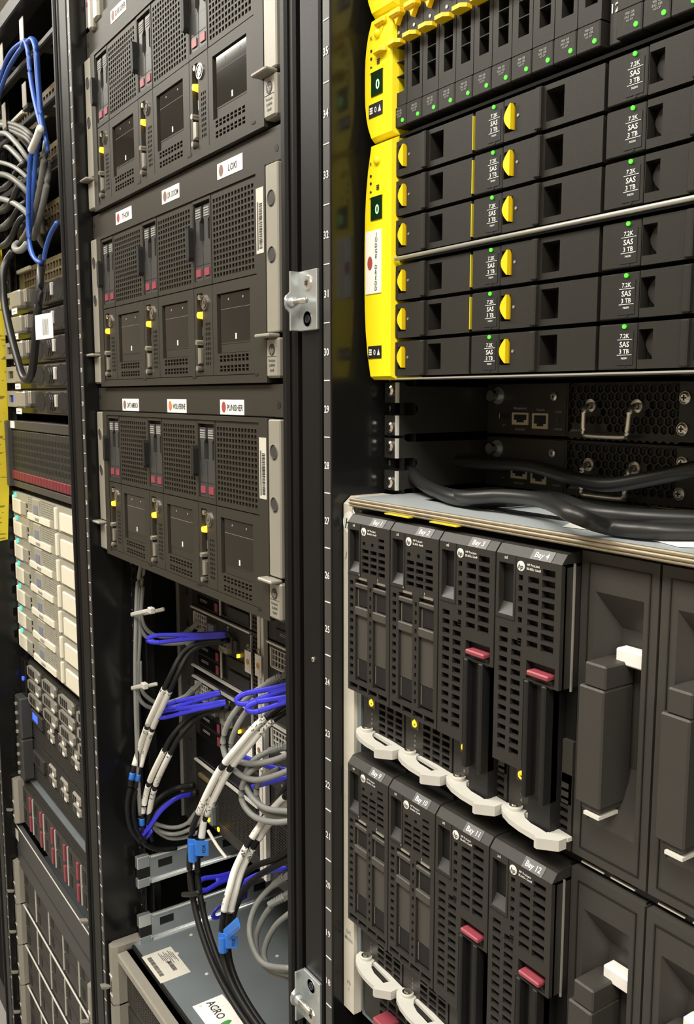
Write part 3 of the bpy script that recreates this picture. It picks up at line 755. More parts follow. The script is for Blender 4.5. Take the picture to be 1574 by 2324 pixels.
def lever(t):
    n = 12; fr = []
    A = [(.0005, .0120), (.0025, .0065), (.0090, .0015), (.0180, -.0020), (.0290, -.0040), (.0400, -.0045), (.0475, -.0040)]
    Bk = [(.0475, .0035), (.0390, .0045), (.0300, .0050), (.0225, .0075), (.0185, .0110), (.0165, .0160), (.0060, .0165)]
    lo = MB().prism(A + Bk, 'z', .0090, .0125)
    lo.prism([(.0430, .0035), (.0475, .0035), (.0560, .0100), (.0560, .0135), (.0250, .0160), (.0180, .0160), (.0180, .0125), (.0450, .0105)], 'z', .0095, .0120)
    o = lo.build('release_lever', 'lever_white', t)
    MB().prism([(.0435, -.0060), (.0460, -.0065), (.0560, .0020), (.0560, .0085), (.0540, .0085), (.0440, -.0005)], 'z', .0058, .0127).build('lever_tip', 'lever_white', o)
    MB().cyl((.0105, .0110, .0125), 'z', .0050, .0020, 20).build('pivot_boss', 'lever_white', o)
    MB().cyl((.0105, .0110, .0145), 'z', .0040, .0008, 18).cyl((.0105, .0110, .0153), 'z', .0022, .0006, 12).build('pivot_screw', 'chrome', o)
    return o
def lower_panel(t, lit):
    vh = grid(.0200, .0520, .0060, .0440, 3, 7, .76, .66)
    p = MB().plate(.0005, BW, .0010, .0490, .0150, .020, vh).build('lower_panel', 'dark_grey', t)
    MB().box(.001, BW, .020, .05, .0010, .0490).build('lower_backing', 'slot_black', p)
    k = MB().bev(.0075, .0165, .0143, .0152, .0305, .0395, .0004).build('power_button', 'pcb_brown' if lit else 'dark_grey', p)
    if lit:
        MB().annulus((.0120, .0142, .0348), 'y', .0015, .0026, -.0003, 18).box(.0116, .0124, .0139, .0143, .0348, .0380).build('power_symbol', 'led_amber', k)
    q = MB()
    for zz in (.0255, .0215, .0180, .0145): q.text(random.choice('8&%$'), .0120, .0148, zz, .0018)
    q.build('status_icons', 'grey_ink', p)
def blade_head(t, holes, z_bottom, bottom_right=None, bay_txt='Bay 1', text2='BL460c Gen8'):
    zt = .1800; br = bottom_right if bottom_right else z_bottom
    body = MB()
    if bottom_right is None:
        body.plate(0, BW, z_bottom, zt, 0, .0045, holes)
        body.box(0, BW, .0045, .018, z_bottom, z_bottom + .001)
    else:
        body.plate(0, .0255, z_bottom, zt, 0, .0045, [h for h in holes if h[1] < .0256])
        body.plate(.0255, BW, br, zt, 0, .0045, [h for h in holes if h[1] > .0256])
    # sloped crown and sides
    body.prism([(0, zt), (.0045, zt + .0055), (.0075, zt + .0062), (.05, zt + .0062), (.05, zt - .002), (.0045, zt - .002)], 'x', 0, BW)
    body.box(0, .0006, .0045, .045, z_bottom, zt).box(BW - .0008, BW, .0030, .045, br, zt)
    bo = body.build('front_bezel', 'black_plastic', t)
    MB().box(.0006, .0255, .0050, .0060, z_bottom, zt).box(.0255, BW - .0008, .0050, .0060, br, zt).build('bezel_backing', 'slot_black', t)
    # latch window in the corner block
    MB().box(.0002, .0168, -.0003, 0, .1392, .1398).box(.0166, .0170, -.0003, 0, .1395, .1800).build('corner_seam', 'slot_black', bo)
    MB().prism([(.0000, .1420), (.0045, .1490), (.0045, .1420)], 'x', .0025, .0150).build('latch_ramp', 'carrier_grey', bo)
    e = MB().text(':oi', .0085, -.0004, .1790 - .0008, .0022).build('corner_icon', 'white_ink', bo)
    hp_badge(bo, .0212, 0, .1745, .0031)
    MB().text('HP ProLiant', .0315, -.0003, .1762, .0015, wmax=.0105).text(text2, .0318, -.0003, .1738, .0015, wmax=.0118).build('lettering', 'white_ink', bo)
    ang = math.atan2(.0055, .0045)
    so = MB().box(-.0085, .0085, -.0003, 0, -.0036, .0036).build('bay_sticker', 'bay_sticker', t, loc=(.0365, .0022, zt + .0027), rot=(-(math.pi / 2 - ang), 0, 0))
    MB().text(bay_txt, 0, -.0005, 0, .0037, wmax=.0125).build('lettering', 'white_ink', so)
    return bo
def blade_a(k, zr, bay, label, lit):
    t = thing('blade_server', label, 'blade server', (.0280 + .0013 + k * .0548, 0, EZ + zr), 'blade servers in the enclosure')
    holes = [(.0024, .0150, .1420, .1745)]
    holes += grid(.0180, .0490, .1420, .1622, 3, 4, .80, .62) + [(.0195, .0230, .1640, .1668), (.0305, .0335, .1640, .1668), (.0398, .0470, .1640, .1668), (.0398, .0470, .1692, .1715)]
    holes += grid(.0020, .0078, .0570, .1360, 1, 13, .75, .55)
    holes += [(.0100, .0262, .0560, .1365), (.0332, .0495, .0560, .1365)]
    holes += grid(.0284, .0312, .0570, .1340, 1, 12, .75, .5)
    holes += grid(.0015, .0520, .0482, .0535, 4, 1, .86, .8)
    blade_head(t, holes, .0465, None, bay)
    for x in (.0102, .0334):
        c = MB().box(x, x + .0158, .0020, .0045, .0735, .1130).bev(x - .0005, x + .0163, -.0006, .0045, .1085, .1150, .0006).bev(x - .0002, x + .016, -.0004, .0045, .1300, .1335, .0006).box(x, x + .0158, .0040, .0048, .0565, .1360).build('drive_carrier', 'plate_grey', t)
        MB().box(x + .0012, x + .0018, .0015, .0025, .1130, .1285).box(x + .0012, x + .0018, .0015, .0025, .0590, .0730).build('carrier_spring', 'brushed', c)
        MB().box(x + .0018, x + .0150, .0018, .0042, .1160, .1295).build('carrier_slot', 'slot_black', c)
        MB().box(x + .0018, x + .0150, .0018, .0042, .0580, .0730).build('carrier_slot', 'slot_black', c)
        MB().box(x + .0055, x + .0155, -.0005, .001, .1370, .1385).build('bay_clip', 'brushed', c)
    n = MB().text('2', .0155, -.0003, .1403, .0018).text('1', .0395, -.0003, .1403, .0018).build('slot_numbers', 'white_ink', t)
    lower_panel(t, lit); lever(t)
    return t
def blade_b(k, zr, bay, label, lit):
    t = thing('blade_server', label, 'blade server', (.0280 + .0013 + k * .0548, 0, EZ + zr), 'blade servers in the enclosure')
    holes = [(.0024, .0150, .1420, .1745)]
    holes += grid(.0187, .0235, .1245, .1705, 1, 7, .72, .55)
    holes += grid(.0262, .0372, .1245, .1705, 1, 7, .80, .60) + grid(.0378, .0495, .1245, .1765, 1, 8, .86, .68)
    holes += grid(.0025, .0125, .0530, .1350, 1, 13, .72, .60) + grid(.0135, .0235, .0530, .1290, 1, 12, .80, .66)
    holes += [(.0275, .0505, .1062, .1175)]
    blade_head(t, holes, .0462, .1050, bay, 'BL465c Gen8')
    c = MB().box(.0262, .0445, .0062, .05, .0085, .1060).bev(.0262, .0300, -.0010, .05, .0300, .1050, .0008).bev(.0405, .0445, -.0010, .012, .0300, .1050, .0008).build('drive_cage', 'slot_black', t)
    MB().bev(.0300, .0475, -.0030, .012, .1092, .1125, .0008).build('cage_latch', 'maroon', c)
    MB().box(.0315, .0470, .0015, .004, .1035, .1085).build('cage_lip', 'dark_grey', c)
    MB().box(.0300, .0405, .0040, .0060, .0320, .1040).build('carrier_front', 'gloss_black', c)
    d = MB().box(.0450, .0530, .0150, .05, .0300, .0700).build('carrier_plate', 'plate_grey', t)
    MB().box(.0445, .0535, .0180, .05, .0700, .1050).build('carrier_slot', 'slot_black', d)
    MB().box(.0445, .0535, .0180, .05, .0010, .0300).build('carrier_slot', 'slot_black', d)
    lower_panel(t, lit); lever(t)
    return t
R1, R2 = .2450, .0495
for row, (zr, nums) in enumerate(((R1, (1, 2, 3, 4)), (R2, (9, 10, 11, 12)))):
    for k in range(4):
        what = ['black twin-slot blade beside the pale side trim, ', 'black twin-slot blade next to one with a maroon latch, ', 'maroon-latched black blade next to a twin-slot blade, ', 'maroon-latched black blade next to the blank modules, '][k]
        (blade_a if k < 2 else blade_b)(k, zr, 'Bay %d' % nums[k], what + ('upper row with lit power buttons' if row == 0 else 'lower row under the white levers'), row == 0)
def blank():
    t = thing('blank_module', '', 'blank module', (0, 0, 0), 'blank modules with vertical handles')
    H = .1865; W = .0532; y = .0155
    MB().plate(0, W, 0, H, y, .024, [(.0105, .0440, .0250, .1640)]).build('face', 'blank_grey', t)
    # raised inner rim and scooped recess
    MB().box(.0055, .0062, y - .0006, y, .006, .180).box(.0475, .0482, y - .0006, y, .006, .180).box(.0055, .0482, y - .0006, y, .006, .0067).box(.0055, .0482, y - .0006, y, .1795, .1802).build('rim_line', 'slot_black', t)
    r = MB(); ys = .030
    a = [(.0105, y, .0250), (.0440, y, .0250), (.0440, y, .1640), (.0105, y, .1640)]
    b = [(.0190, ys, .0600), (.0420, ys, .0600), (.0420, ys, .1420), (.0190, ys, .1420)]
    r.add(a + b, [(0, 1, 5, 4), (1, 2, 6, 5), (2, 3, 7, 6), (3, 0, 4, 7), (4, 5, 6, 7)])
    r.build('scoop', 'blank_grey', t)
    h = MB().bev(.0120, .0300, .0020, .028, .0420, .1120, .001).bev(.0150, .0300, .0030, .028, .1120, .1260, .001).bev(.0150, .0290, .0040, .026, .0385, .0430, .0008).build('handle', 'blank_grey', t)
    MB().bev(.0225, .0415, .0200, .0295, .1235, .1330, .001).build('paper_flag', 'paper', t)
    MB().box(.0180, .0290, .0030, .02, .0355, .0375).build('handle_foot', 'light_edge', h)
    return t
pb = blank(); i = 0
for row, zr in enumerate((R1, R2)):
    for k in range(4, 8):
        loc = (.0280 + .0013 + k * .0548, 0, EZ + zr + .001)
        lb = 'black blank module with vertical handle, ' + ORD[k - 4] + ' after the maroon-latched blades of the ' + ('upper row' if row == 0 else 'lower row')
        if i == 0: pb.location = loc; pb['label'] = lb
        else: dup(pb, loc, lb)
        i += 1
# cables, papers and tape lying on the enclosure
TOPZ = EZ + .4426
def on_top(px, py, lift): return P(px, py, Z=TOPZ + lift)
def power_cable(label, pts, r=.0050, m='cable_power', group='power cables over the blade enclosure'):
    o = MB().tube(pts, r, 12, 6).build('power_cable', m, None, True)
    return tag(o, label, 'cable', group)
YK = .118
power_cable('thick black cable dipping in front of the lower slim switch', [P(924, 1052, Y=.085), P(1000, 1046, Y=.11), P(1100, 1052, Y=YK), P(1200, 1057, Y=YK - .01), P(1300, 1085, Y=YK - .02), P(1380, 1100, Y=YK - .03), P(1480, 1085, Y=YK - .03), P(1600, 1058, Y=YK - .03), P(1750, 1020, Y=YK)])
power_cable('thick black cable curling down beside the bracket onto the steel top', [P(921, 1046, Y=.080), P(935, 1075, Y=.068), P(970, 1105, Y=.058), on_top(1040, 1132, .006), on_top(1130, 1135, .006), on_top(1250, 1130, .006), on_top(1330, 1158, .006), on_top(1420, 1172, .006), on_top(1600, 1178, .006), on_top(1800, 1182, .006)], .0052)
power_cable('black cable crossing over the papers on the steel top', [P(922, 1050, Y=.088), P(938, 1078, Y=.078), P(975, 1108, Y=.068), on_top(1050, 1128, .008), on_top(1140, 1126, .012), on_top(1230, 1136, .014), on_top(1300, 1168, .014), on_top(1380, 1196, .0055), on_top(1480, 1206, .0055), on_top(1620, 1208, .0055)], .0048)
def flat_sheet(name, label, pts, m, cat, z=.0006):
    v = [P(x, y, Z=TOPZ + z) for x, y in pts]; n = len(v)
    o = MB().add([tuple(a) for a in v] + [(a.x, a.y, a.z - .0004) for a in v], [list(range(n)), list(range(n, 2 * n))[::-1]] + [[i, (i + 1) % n, n + (i + 1) % n, n + i] for i in range(n)]).build(name, m)
    return tag(o, label, cat)
flat_sheet('paper_sheet', 'white paper scrap on the steel top beneath the crossed cables', [(1276, 1194), (1312, 1178), (1345, 1196), (1330, 1200)], 'paper', 'paper')
flat_sheet('paper_sheet', 'white printed paper on the steel top behind the cable loop', [(1376, 1160), (1440, 1155), (1540, 1160), (1450, 1170)], 'paper', 'paper')
flat_sheet('paper_sheet', 'large white paper in front of the cables on the steel top', [(1470, 1222), (1700, 1218), (1740, 1246), (1540, 1240)], 'paper', 'paper')
flat_sheet('tape_strip', 'yellow tape strip at the back of the steel top', [(1474, 1146), (1700, 1152), (1700, 1166), (1500, 1152)], 'yellow_tape', 'tape')

# ------------------------------------------------------------------ left rack, lower half: recessed sleds behind the cables
SY = .130
def sled(z, label, mirror=False):
    x0 = -.6 + (.0480 if not mirror else .2680)
    t = thing('server_sled', label, 'server sled', (x0, SY, z), 'recessed half-width server sleds')
    W = .199; H = .0845
    MB().box(0, W, .004, .55, .0005, H - .001).build('shell', 'gloss_black', t)
    MB().plate(0, W, 0, H, 0, .010, [(.0930, .1760, .0030, .0385), (.0085, .0450, .0550, .0760)] + grid(.1790, .1975, .003, .080, 3, 14, .7, .6)).build('front', 'black_plastic', t)
    MB().box(0, W, .0035, .004, .0001, H - .001).build('front_backing', 'slot_black', t)
    MB().box(0, .176, -.0035, .002, H - .0030, H - .0005).build('top_edge', 'light_edge', t)
    MB().box(.0900, .0915, -.002, .001, .0010, .0400).build('divider_edge', 'light_edge', t)
    MB().box(.1765, .1780, -.002, .001, .0010, H - .004).build('divider_edge', 'light_edge', t)
    for zz in (.0085, .0270):
        k = MB().bev(.0200, .0880, -.0015, .002, zz - .0065, zz + .0085, .0006).build('drive_carrier', 'gloss_black', t)
        MB().bev(.0760, .0835, -.0025, .001, zz - .005, zz + .007, .0005).build('release_tab', 'maroon', k)
        q = MB()
        for j in range(2): q.box(.030, .052, -.0018, -.0015, zz + .001 + j * .0022, zz + .0018 + j * .0022)
        q.build('carrier_print', 'grey_ink', k)
        MB().bev(.1100, .1700, -.001, .003, zz - .0050, zz + .0095, .0006).build('bay_blank', 'dark_grey', t)
    cg = MB()
    for j in range(6): cg.box(.0085 + j * .0073 - .0004, .0085 + j * .0073 + .0004, -.001, .001, .0550, .0760)
    for j in range(4): cg.box(.0085, .0450, -.0011, .0009, .0550 + j * .0070 - .0004, .0550 + j * .0070 + .0004)
    cg.box(.0080, .0100, -.003, .001, .0530, .0775).box(.008, .046, -.003, .001, .0530, .0545)
    cg.build('vent_cage', 'light_edge', t)
    MB().bev(.0600, .0770, -.006, .002, .0440, .0720, .001).build('card_bracket', 'zinc_dull', t)
    MB().annulus((.1080, 0, .0560), 'y', .0060, .0125, -.008, 18).build('port_shell', 'ear_grey', t)
    MB().box(.0960, .1200, -.007, .001, .0420, .0500).build('port_shell', 'ear_grey', t)
    MB().box(.1300, .1420, -.004, .001, .0480, .0640).box(.1300, .1330, -.006, .001, .0480, .0680).build('lever_clip', 'carrier_grey', t)
    MB().text('T', .1130, -.0010, .0740, .006, shear=.3).build('lettering', 'white_ink', t)
    MB().box(.1420, .1440, -.004, .0, .0425, .0470).build('status_chip', 'led_amber', t)
    return t
for z, nm in ((1.0855, 'highest recessed server sled, partly hidden by the lowest node chassis'), (.9990, 'recessed server sled in the middle, its blue pull tab reaching left'), (.8975, 'lowest recessed server sled above the perforated server')):
    sled(z, nm)
    sled(z, nm.replace('recessed server sled', 'recessed server sled beyond the centre strip').replace(', its blue pull tab reaching left', ' of three'), True)
st = thing('sled_enclosure', 'open sled enclosure frame with pale vertical centre strip', 'enclosure', (-.6, SY, .770))
MB().box(.2500, .2570, -.006, .0, .0, .40).build('centre_strip', 'light_edge', st)
MB().box(.2595, .2660, -.006, .0, .0, .40).build('centre_strip', 'light_edge', st)
MB().box(.0480, .4880, .0, .55, .2125, .2280).box(.048, .488, .001, .55, .0895, .1265).build('cross_member', 'gloss_black', st)
MB().box(.0480, .2480, -.004, .0, .2255, .2278).build('cross_edge', 'light_edge', st)
fl = MB().plate(0, .0475, -.02, .40, 0, .004, [(.0250, .0340, .012 + U * n * 1.0, .022 + U * n * 1.0) for n in range(0, 9)])
fl.build('perforated_flange', 'strip_grey', st)
MB().box(.001, .0470, .004, .005, -.02, .40).build('flange_backing', 'slot_black', st)
MB().box(-.0005, .0022, -.004, .004, -.02, .40).build('flange_edge', 'ear_grey', st)
for n in range(0, 9): MB().annulus((.0295, .0038, .017 + U * n), 'y', .0012, .0026, -.003, 10).build('cage_nut', 'carrier_grey', st)
for x, zt, zb, wh in ((.2238, 1.0619, 1.0336, 'beside the centre strip, upper pair'), (.2503, 1.0632, 1.0355, 'over the centre strip, upper pair'), (.2238, .9560, .9230, 'beside the centre strip, half hidden by grey cables'), (.2503, .9650, .9180, 'over the centre strip, behind grey cables')):
    o = thing('pull_tag', 'white pull-out tag with round spot, ' + wh, 'tag', (-.6 + x, SY - .010, zb), 'white pull-out tags by the centre strip')
    h = zt - zb
    MB().bev(0, .0162, 0, .0006, 0, h, .0002).build('card', 'paper', o)
    MB().cyl((.0080, -.0001, h * .50), 'y', .0038, -.0002, 16).build('picture_spot', random.choice(['spot_ochre', 'spot_brown', 'spot_orange']), o)
    q = MB()
    for j in range(7): q.text(random.choice('HMEAN'), .0130, -.0002, h * .15 + j * h * .11, .0018, rot=math.pi / 2)
    q.build('lettering', 'grey_ink', o)
    MB().annulus((.0090, .0008, h + .0045), 'y', .0022, .0042, -.0008, 16).build('eyelet', 'ear_grey', o)
# perforated server under the sleds
t = thing('perforated_server', 'black server with fine perforated front and amber lights under the sleds', 'server', (-.6 + .0480, SY, .7700))
MB().plate(.0700, .4380, .001, .0860, 0, .006, grid(.0720, .2000, .018, .083, 34, 18, .62, .62) + grid(.2200, .4360, .018, .083, 56, 18, .62, .62)).build('perforated_front', 'black_plastic', t)
MB().box(0, .4380, .006, .6, .001, .0860).build('shell', 'slot_black', t)
MB().box(0, .0700, .0, .006, .001, .0860).build('port_panel', 'black_plastic', t)
MB().box(0, .1900, -.003, .001, .0845, .0868).build('top_edge', 'light_edge', t)
MB().bev(.0140, .0480, -.004, .001, .0640, .0700, .001).build('slot_cover', 'pcb_brown', t)
MB().bev(.0480, .0620, -.006, .001, .0080, .0360, .001).build('card_bracket', 'zinc_dull', t)
for x, z in ((.0525, .0145), (.0835, .0133)): MB().cyl((x, -.006, z), 'y', .0032, -.001, 12).build('status_light', 'led_amber', t)
MB().tube([(.062, -.012, .004), (.090, -.012, -.006), (.115, -.010, -.014)], .0022, 8).build('release_bar', 'light_edge', t)

# zinc slide rails of the empty units
for z, lb in ((.6745, 'upper zinc slide rail at the empty unit'), (.5845, 'lower zinc slide rail just above the steel server lid')):
    t = thing('slide_rail', lb, 'rail', (-.572, .042, z), 'zinc slide rails')
    m = MB().plate(0, 1, 0, 1, 0, 1, []) if False else MB()
    D = .62; H = .0425
    hl = []
    y = .034
    while y < D - .05: hl.append((y, y + .022, .0195, .0320)); y += .052
    k = MB().plate(.020, D, .0, H, 0, .0015, hl)
    k.v = [(-b, a, c) for a, b, c in k.v]
    k.build('rail_web', 'zinc', t)
    MB().box(-.0030, -.0015, .020, D, .0, H).build('rail_backing', 'slot_black', t)
    MB().tube([(.0015, .022, .0030), (.0015, D, .0030)], .0028, 8, raw=True).build('rail_bead', 'zinc', t, True)
    MB().tube([(.0015, .022, H - .0018), (.0015, D, H - .0018)], .0018, 8, raw=True).build('rail_bead', 'zinc', t, True)
    MB().bev(-.0060, .0040, .0010, .0200, .0275, .0455, .001).build('front_hook', 'zinc', t)
    MB().bev(-.0060, .0040, .0010, .0200, -.0015, .0125, .001).build('front_hook', 'zinc', t)
    MB().box(-.0060, .0035, .0030, .0200, .0125, .0275).build('hook_window', 'slot_black', t)
    for zz in (.0365, .0055): screw(t, (-.0120, .0100, zz), .0048, 'chrome')

# big server pulled flush under the rails, steel lid seen from above
def rack_server(name, label, X0, Y0, z, units, group=None, lid='zinc_dull', vga=True, front='mesh', ear='ear_grey'):
    """a server with projecting ears; X0 left end of ears, Y0 front of ears"""
    t = thing(name, label, 'server', (X0, Y0, z), group)
    H = units * U - .0012
    MB().box(.0190, .4640, .030, .70, H - .0015, H).build('lid', lid, t)
    MB().box(.0190, .4640, .032, .70, 0, H - .0015).build('shell', 'dark_grey', t)
    for sd in (0, 1):
        f = (lambda a, b: (a, b)) if sd == 0 else (lambda a, b: (.4826 - b, .4826 - a))
        a, b = f(0, .0190)
        e = MB().prism([(a, .0080), (a + .004, 0), (b - .004, 0), (b, .0080), (b, .045), (a, .045)], 'z', .0005, H + .004).build('ear', ear, t)
        if vga and sd == 0:
            MB().bev(a - .0035, a + .002, .010, .024, H * .52, H * .74, .0008).build('video_port', 'vga_blue', e)
            MB().cyl((a + .001, .017, H * .80), 'x', .0030, -.0040, 10).build('port_screw', 'chrome', e)
            MB().cyl((a + .001, .017, H * .46), 'x', .0030, -.0040, 10).build('port_screw', 'chrome', e)
        MB().box(a + .004, b - .004, -.0008, 0, H * .50, H * .53).box(a + .004, b - .004, -.0008, 0, H * .16, H * .19).build('ear_lines', 'light_edge', e)
        q = MB()
        for j in range(4): q.box(a + .0065, a + .0120, -.0004, 0, H * (.24 + j * .05), H * (.265 + j * .05))
        q.build('ear_print', 'dark_ink', e)
        MB().prism([(.0, H * .30), (-.012, H * .34), (-.012, H * .30), (-.003, H * .27)], 'x', a - .004, a + .006).build('release_tab', ear, e)
    return t, H
t, H = rack_server('steel_server', 'two-unit server with steel lid, paper labels and silver ears under the slide rails', -.5930, .004, uz(10), 2)
MB().plate(.0200, .4630, .002, H - .003, .020, .028, grid(.046, .44, .008, H - .020, 60, 16, .6, .6)).build('mesh_front', 'dark_grey', t)
MB().box(.020, .463, .028, .030, .002, H - .003).build('mesh_backing', 'slot_black', t)
MB().bev(.0210, .4620, .006, .03, H - .016, H - .003, .002).build('front_bar', 'ear_grey', t)
MB().box(.020, .463, .0285, .0325, H - .0028, H + .0002).build('lid_edge', 'slot_black', t)
ld = MB()
for x, y in ((.075, .075), (.045, .110), (.112, .130), (.135, .128), (.16, .19), (.14, .09), (.195, .055), (.21, .070), (.25, .06)): ld.cyl((x, y, H), 'z', .0025, .0006, 10)
ld.build('lid_dimples', 'light_edge', t)
lb = MB().box(.0540, .1235, .030, .074, H, H + .0003).build('regulatory_label', 'paper_grey', t)
q = MB()
for a, b2 in ((.062, .035), (.085, .035), (.085, .055)):
    y = b2
    yy = 0
    while yy < .024:
        wd = random.choice((.0005, .0009, .0013)); q.box(a + yy, a + yy + wd, b2, b2 + .006, H + .0003, H + .0005); yy += wd + random.choice((.0005, .0008))
for j in range(9): q.box(.060 + (j % 3) * .004, .080 + (j % 3) * .006, .052 + j * .0022, .0528 + j * .0022, H + .0003, H + .0005)
q.build('label_print', 'dark_ink', lb)
lb = MB().box(.1900, .2700, .0460, .0890, H, H + .0003).build('company_label', 'paper', t)
MB().text('AGRO', .2130, .0690, H + .0005, .0115, 'top', rot=-.02, wmax=.038).build('lettering', 'dark_ink', lb)
nl = 12; lf = [(.2470 + .0085 * math.cos(a) * (1 if True else 1), .0690 + .0130 * math.sin(a) * abs(math.cos(a / 2 + .785)) ** .3) for a in [2 * math.pi * i / nl for i in range(nl)]]
MB().add([(x, y, H + .0006) for x, y in lf], [list(range(nl))]).build('leaf_mark', 'leaf_green', lb)
MB().add([(.240, .050, H + .0005), (.244, .050, H + .0005), (.262, .085, H + .0005), (.258, .085, H + .0005)], [(0, 1, 2, 3)]).build('stroke_mark', 'dark_ink', lb)
t, H = rack_server('silver_eared_server', 'server with silver ears below the steel-lidded server', -.5930, .004, uz(8), 2)
MB().plate(.0200, .4630, .002, H - .003, .020, .028, grid(.046, .44, .008, H - .020, 60, 16, .6, .6)).build('mesh_front', 'dark_grey', t)
MB().box(.020, .463, .028, .030, .002, H - .003).build('mesh_backing', 'slot_black', t)

# ------------------------------------------------------------------ cables of the left rack
def path_len(p): return [0] + [sum((p[i + 1] - p[i]).length for i in range(k + 1)) for k in range(len(p) - 1)]
def sub_path(path, t0, t1):
    L = []; acc = 0
    for i in range(len(path)):
        if i: acc += (path[i] - path[i - 1]).length
        L.append(acc)
    a, b = t0 * acc, t1 * acc; out = []
    def at(d):
        for i in range(1, len(path)):
            if L[i] >= d:
                q = (d - L[i - 1]) / max(1e-9, L[i] - L[i - 1]); return path[i - 1].lerp(path[i], q)
        return path[-1]
    out.append(at(a)); out += [path[i] for i in range(len(path)) if a < L[i] < b]; out.append(at(b))
    return out
def cable(name, label, pts, r, m, group=None, sleeves=(), n=9, cat='cable', ends=()):
    path = smooth_path(pts, 7)
    if not sleeves and not ends:
        return tag(MB().tube(path, r, n, raw=True).build(name, m, None, True), label, cat, group)
    t = thing(name, label, cat, tuple(path[-1]), group); off = -path[-1]
    pp = [p + off for p in path]
    MB().tube(pp, r, n, raw=True).build('jacket', m, t, True)
    for t0, t1, sm in sleeves: MB().tube(sub_path(pp, t0, t1), r * 1.16, n + 3, raw=True).build('label_sleeve' if sm == 'sleeve_print' else 'band', sm, t, True)
    for e in ends:
        a, b = (pp[0], pp[min(3, len(pp) - 1)]) if e == 0 else (pp[-1], pp[-4])
        d = (b - a).normalized()
        MB().tube([a - d * .012, a + d * .006], 0, 4, raw=True, flat=(.0058, .0042)).build('plug', 'cable_grey', t)
        boot = MB()
        for j in range(6): boot.tube([a + d * (.006 + j * .0032), a + d * (.0082 + j * .0032)], r * (1.55 - j * .06), 10, raw=True)
        boot.tube([a + d * .006, a + d * .026], r * 1.2, 10, raw=True)
        boot.build('strain_relief', m, t)
    return t
def PC(px, py, Y):
    """pixel at depth Y, kept inside the left rack's rails"""
    p = P(px, py, Y=Y)
    if px > 200 and p.x < -.566: p = P(px, py, X=-.566)
    return p
def PP(l, Y=None): return [PC(q[0], q[1], q[2] if len(q) > 2 else Y) for q in l]
GR = 'grey network cables in the left rack'
cable('network_cable', 'grey cable running straight down the left bundle past both ties', PP([(322, 1270), (312, 1330), (309, 1400), (307, 1500), (308, 1600), (311, 1700), (314, 1780), (318, 1850)], .060), .0030, 'cable_grey', GR)
cable('network_cable', 'grey cable of the bundle bowing right between the ties', PP([(330, 1270), (320, 1330), (316, 1395), (317, 1440), (314, 1500), (311, 1580), (312, 1660), (313, 1740)], .066), .0030, 'cable_grey', GR)
cable('network_cable', 'grey cable leaving the upper tie in the widest curve to the sled socket', PP([(316, 1330, .062), (313, 1400, .062), (325, 1438, .07), (352, 1457, .085), (395, 1461, .10), (430, 1455, .115), (452, 1436, .125)][::-1]), .0030, 'cable_grey', GR, ends=(0,))
cable('network_cable', 'grey cable leaving the upper tie in the tighter curve to the sled socket', PP([(324, 1330, .062), (320, 1395, .062), (332, 1428, .07), (356, 1443, .085), (392, 1444, .10), (420, 1436, .115), (440, 1421, .125)][::-1]), .0030, 'cable_grey', GR, ends=(0,))
cable('network_cable', 'grey cable leaving the lower tie in the widest curve to the sled socket', PP([(309, 1500, .064), (312, 1570, .064), (326, 1598, .072), (356, 1609, .085), (400, 1603, .10), (440, 1592, .115), (466, 1577, .125)][::-1]), .0030, 'cable_grey', GR, ends=(0,))
cable('network_cable', 'grey cable leaving the lower tie in the tighter curve to the sled socket', PP([(317, 1500, .064), (320, 1560, .064), (336, 1584, .072), (362, 1597, .085), (396, 1590, .10), (424, 1577, .115), (446, 1557, .125)][::-1]), .0030, 'cable_grey', GR, ends=(0,))
for (a, b), lb in ((((298, 1395), (342, 1385)), 'pale cable tie, upper of two around the grey bundle, tail sticking out'), (((299, 1562), (327, 1556)), 'pale cable tie, lower of two around the grey bundle')):
    c = (P(*a, Y=.045) + P(*b, Y=.045)) / 2
    t = thing('cable_tie', lb, 'cable tie', tuple(c), 'cable ties on the grey bundle')
    p0 = P(*a, Y=.045) - c; p1 = P(*b, Y=.045) - c
    MB().tube([p0, p1], 0, 6, raw=True, flat=(.0014, .0030)).tube([p0 + Vector((0, .002, 0)), p0 + Vector((0, .018, -.001)), p1 + Vector((0, .018, -.001))], 0, 6, flat=(.0012, .0026)).build('strap', 'tie_white', t)
    MB().bev(p1.x - .005, p1.x + .006, p1.y - .003, p1.y + .004, p1.z - .004, p1.z + .004, .001).build('lock_head', 'tie_white', t)
# black cables with white printed sleeves
BG = 'black cables with white printed sleeves'
def dac(lb, pts, dx, sleeves, Y, r=.0036):
    cable('sleeved_cable', lb, [PC(q[0] + dx, q[1] + dx * .25, (q[2] if len(q) > 2 else Y)) for q in pts], r, 'cable_black', BG, sleeves)
D1 = [(505, 1450, .118), (455, 1458, .100), (415, 1482, .080), (386, 1535, .062), (360, 1590, .055), (335, 1645, .052), (316, 1700, .052), (303, 1745, .054), (294, 1790, .056), (289, 1835, .058), (297, 1880, .060), (318, 1910, .066)]
sl1 = ((.30, .50, 'sleeve_print'), (.52, .70, 'sleeve_print'), (.725, .75, 'tag_blue'))
dac('black cable with two long white sleeves and blue band, left of its twin', D1, 0, sl1, .06)
dac('black cable with two long white sleeves and blue band, right of its twin', [(q[0], q[1], q[2] + .006) for q in D1], 13, sl1, .06)
D2 = [(505, 1604, .118), (460, 1612, .105), (425, 1632, .09), (390, 1672, .070), (365, 1718, .062), (344, 1762, .058), (333, 1795, .058), (324, 1838, .058), (322, 1870, .060), (330, 1905, .068)]
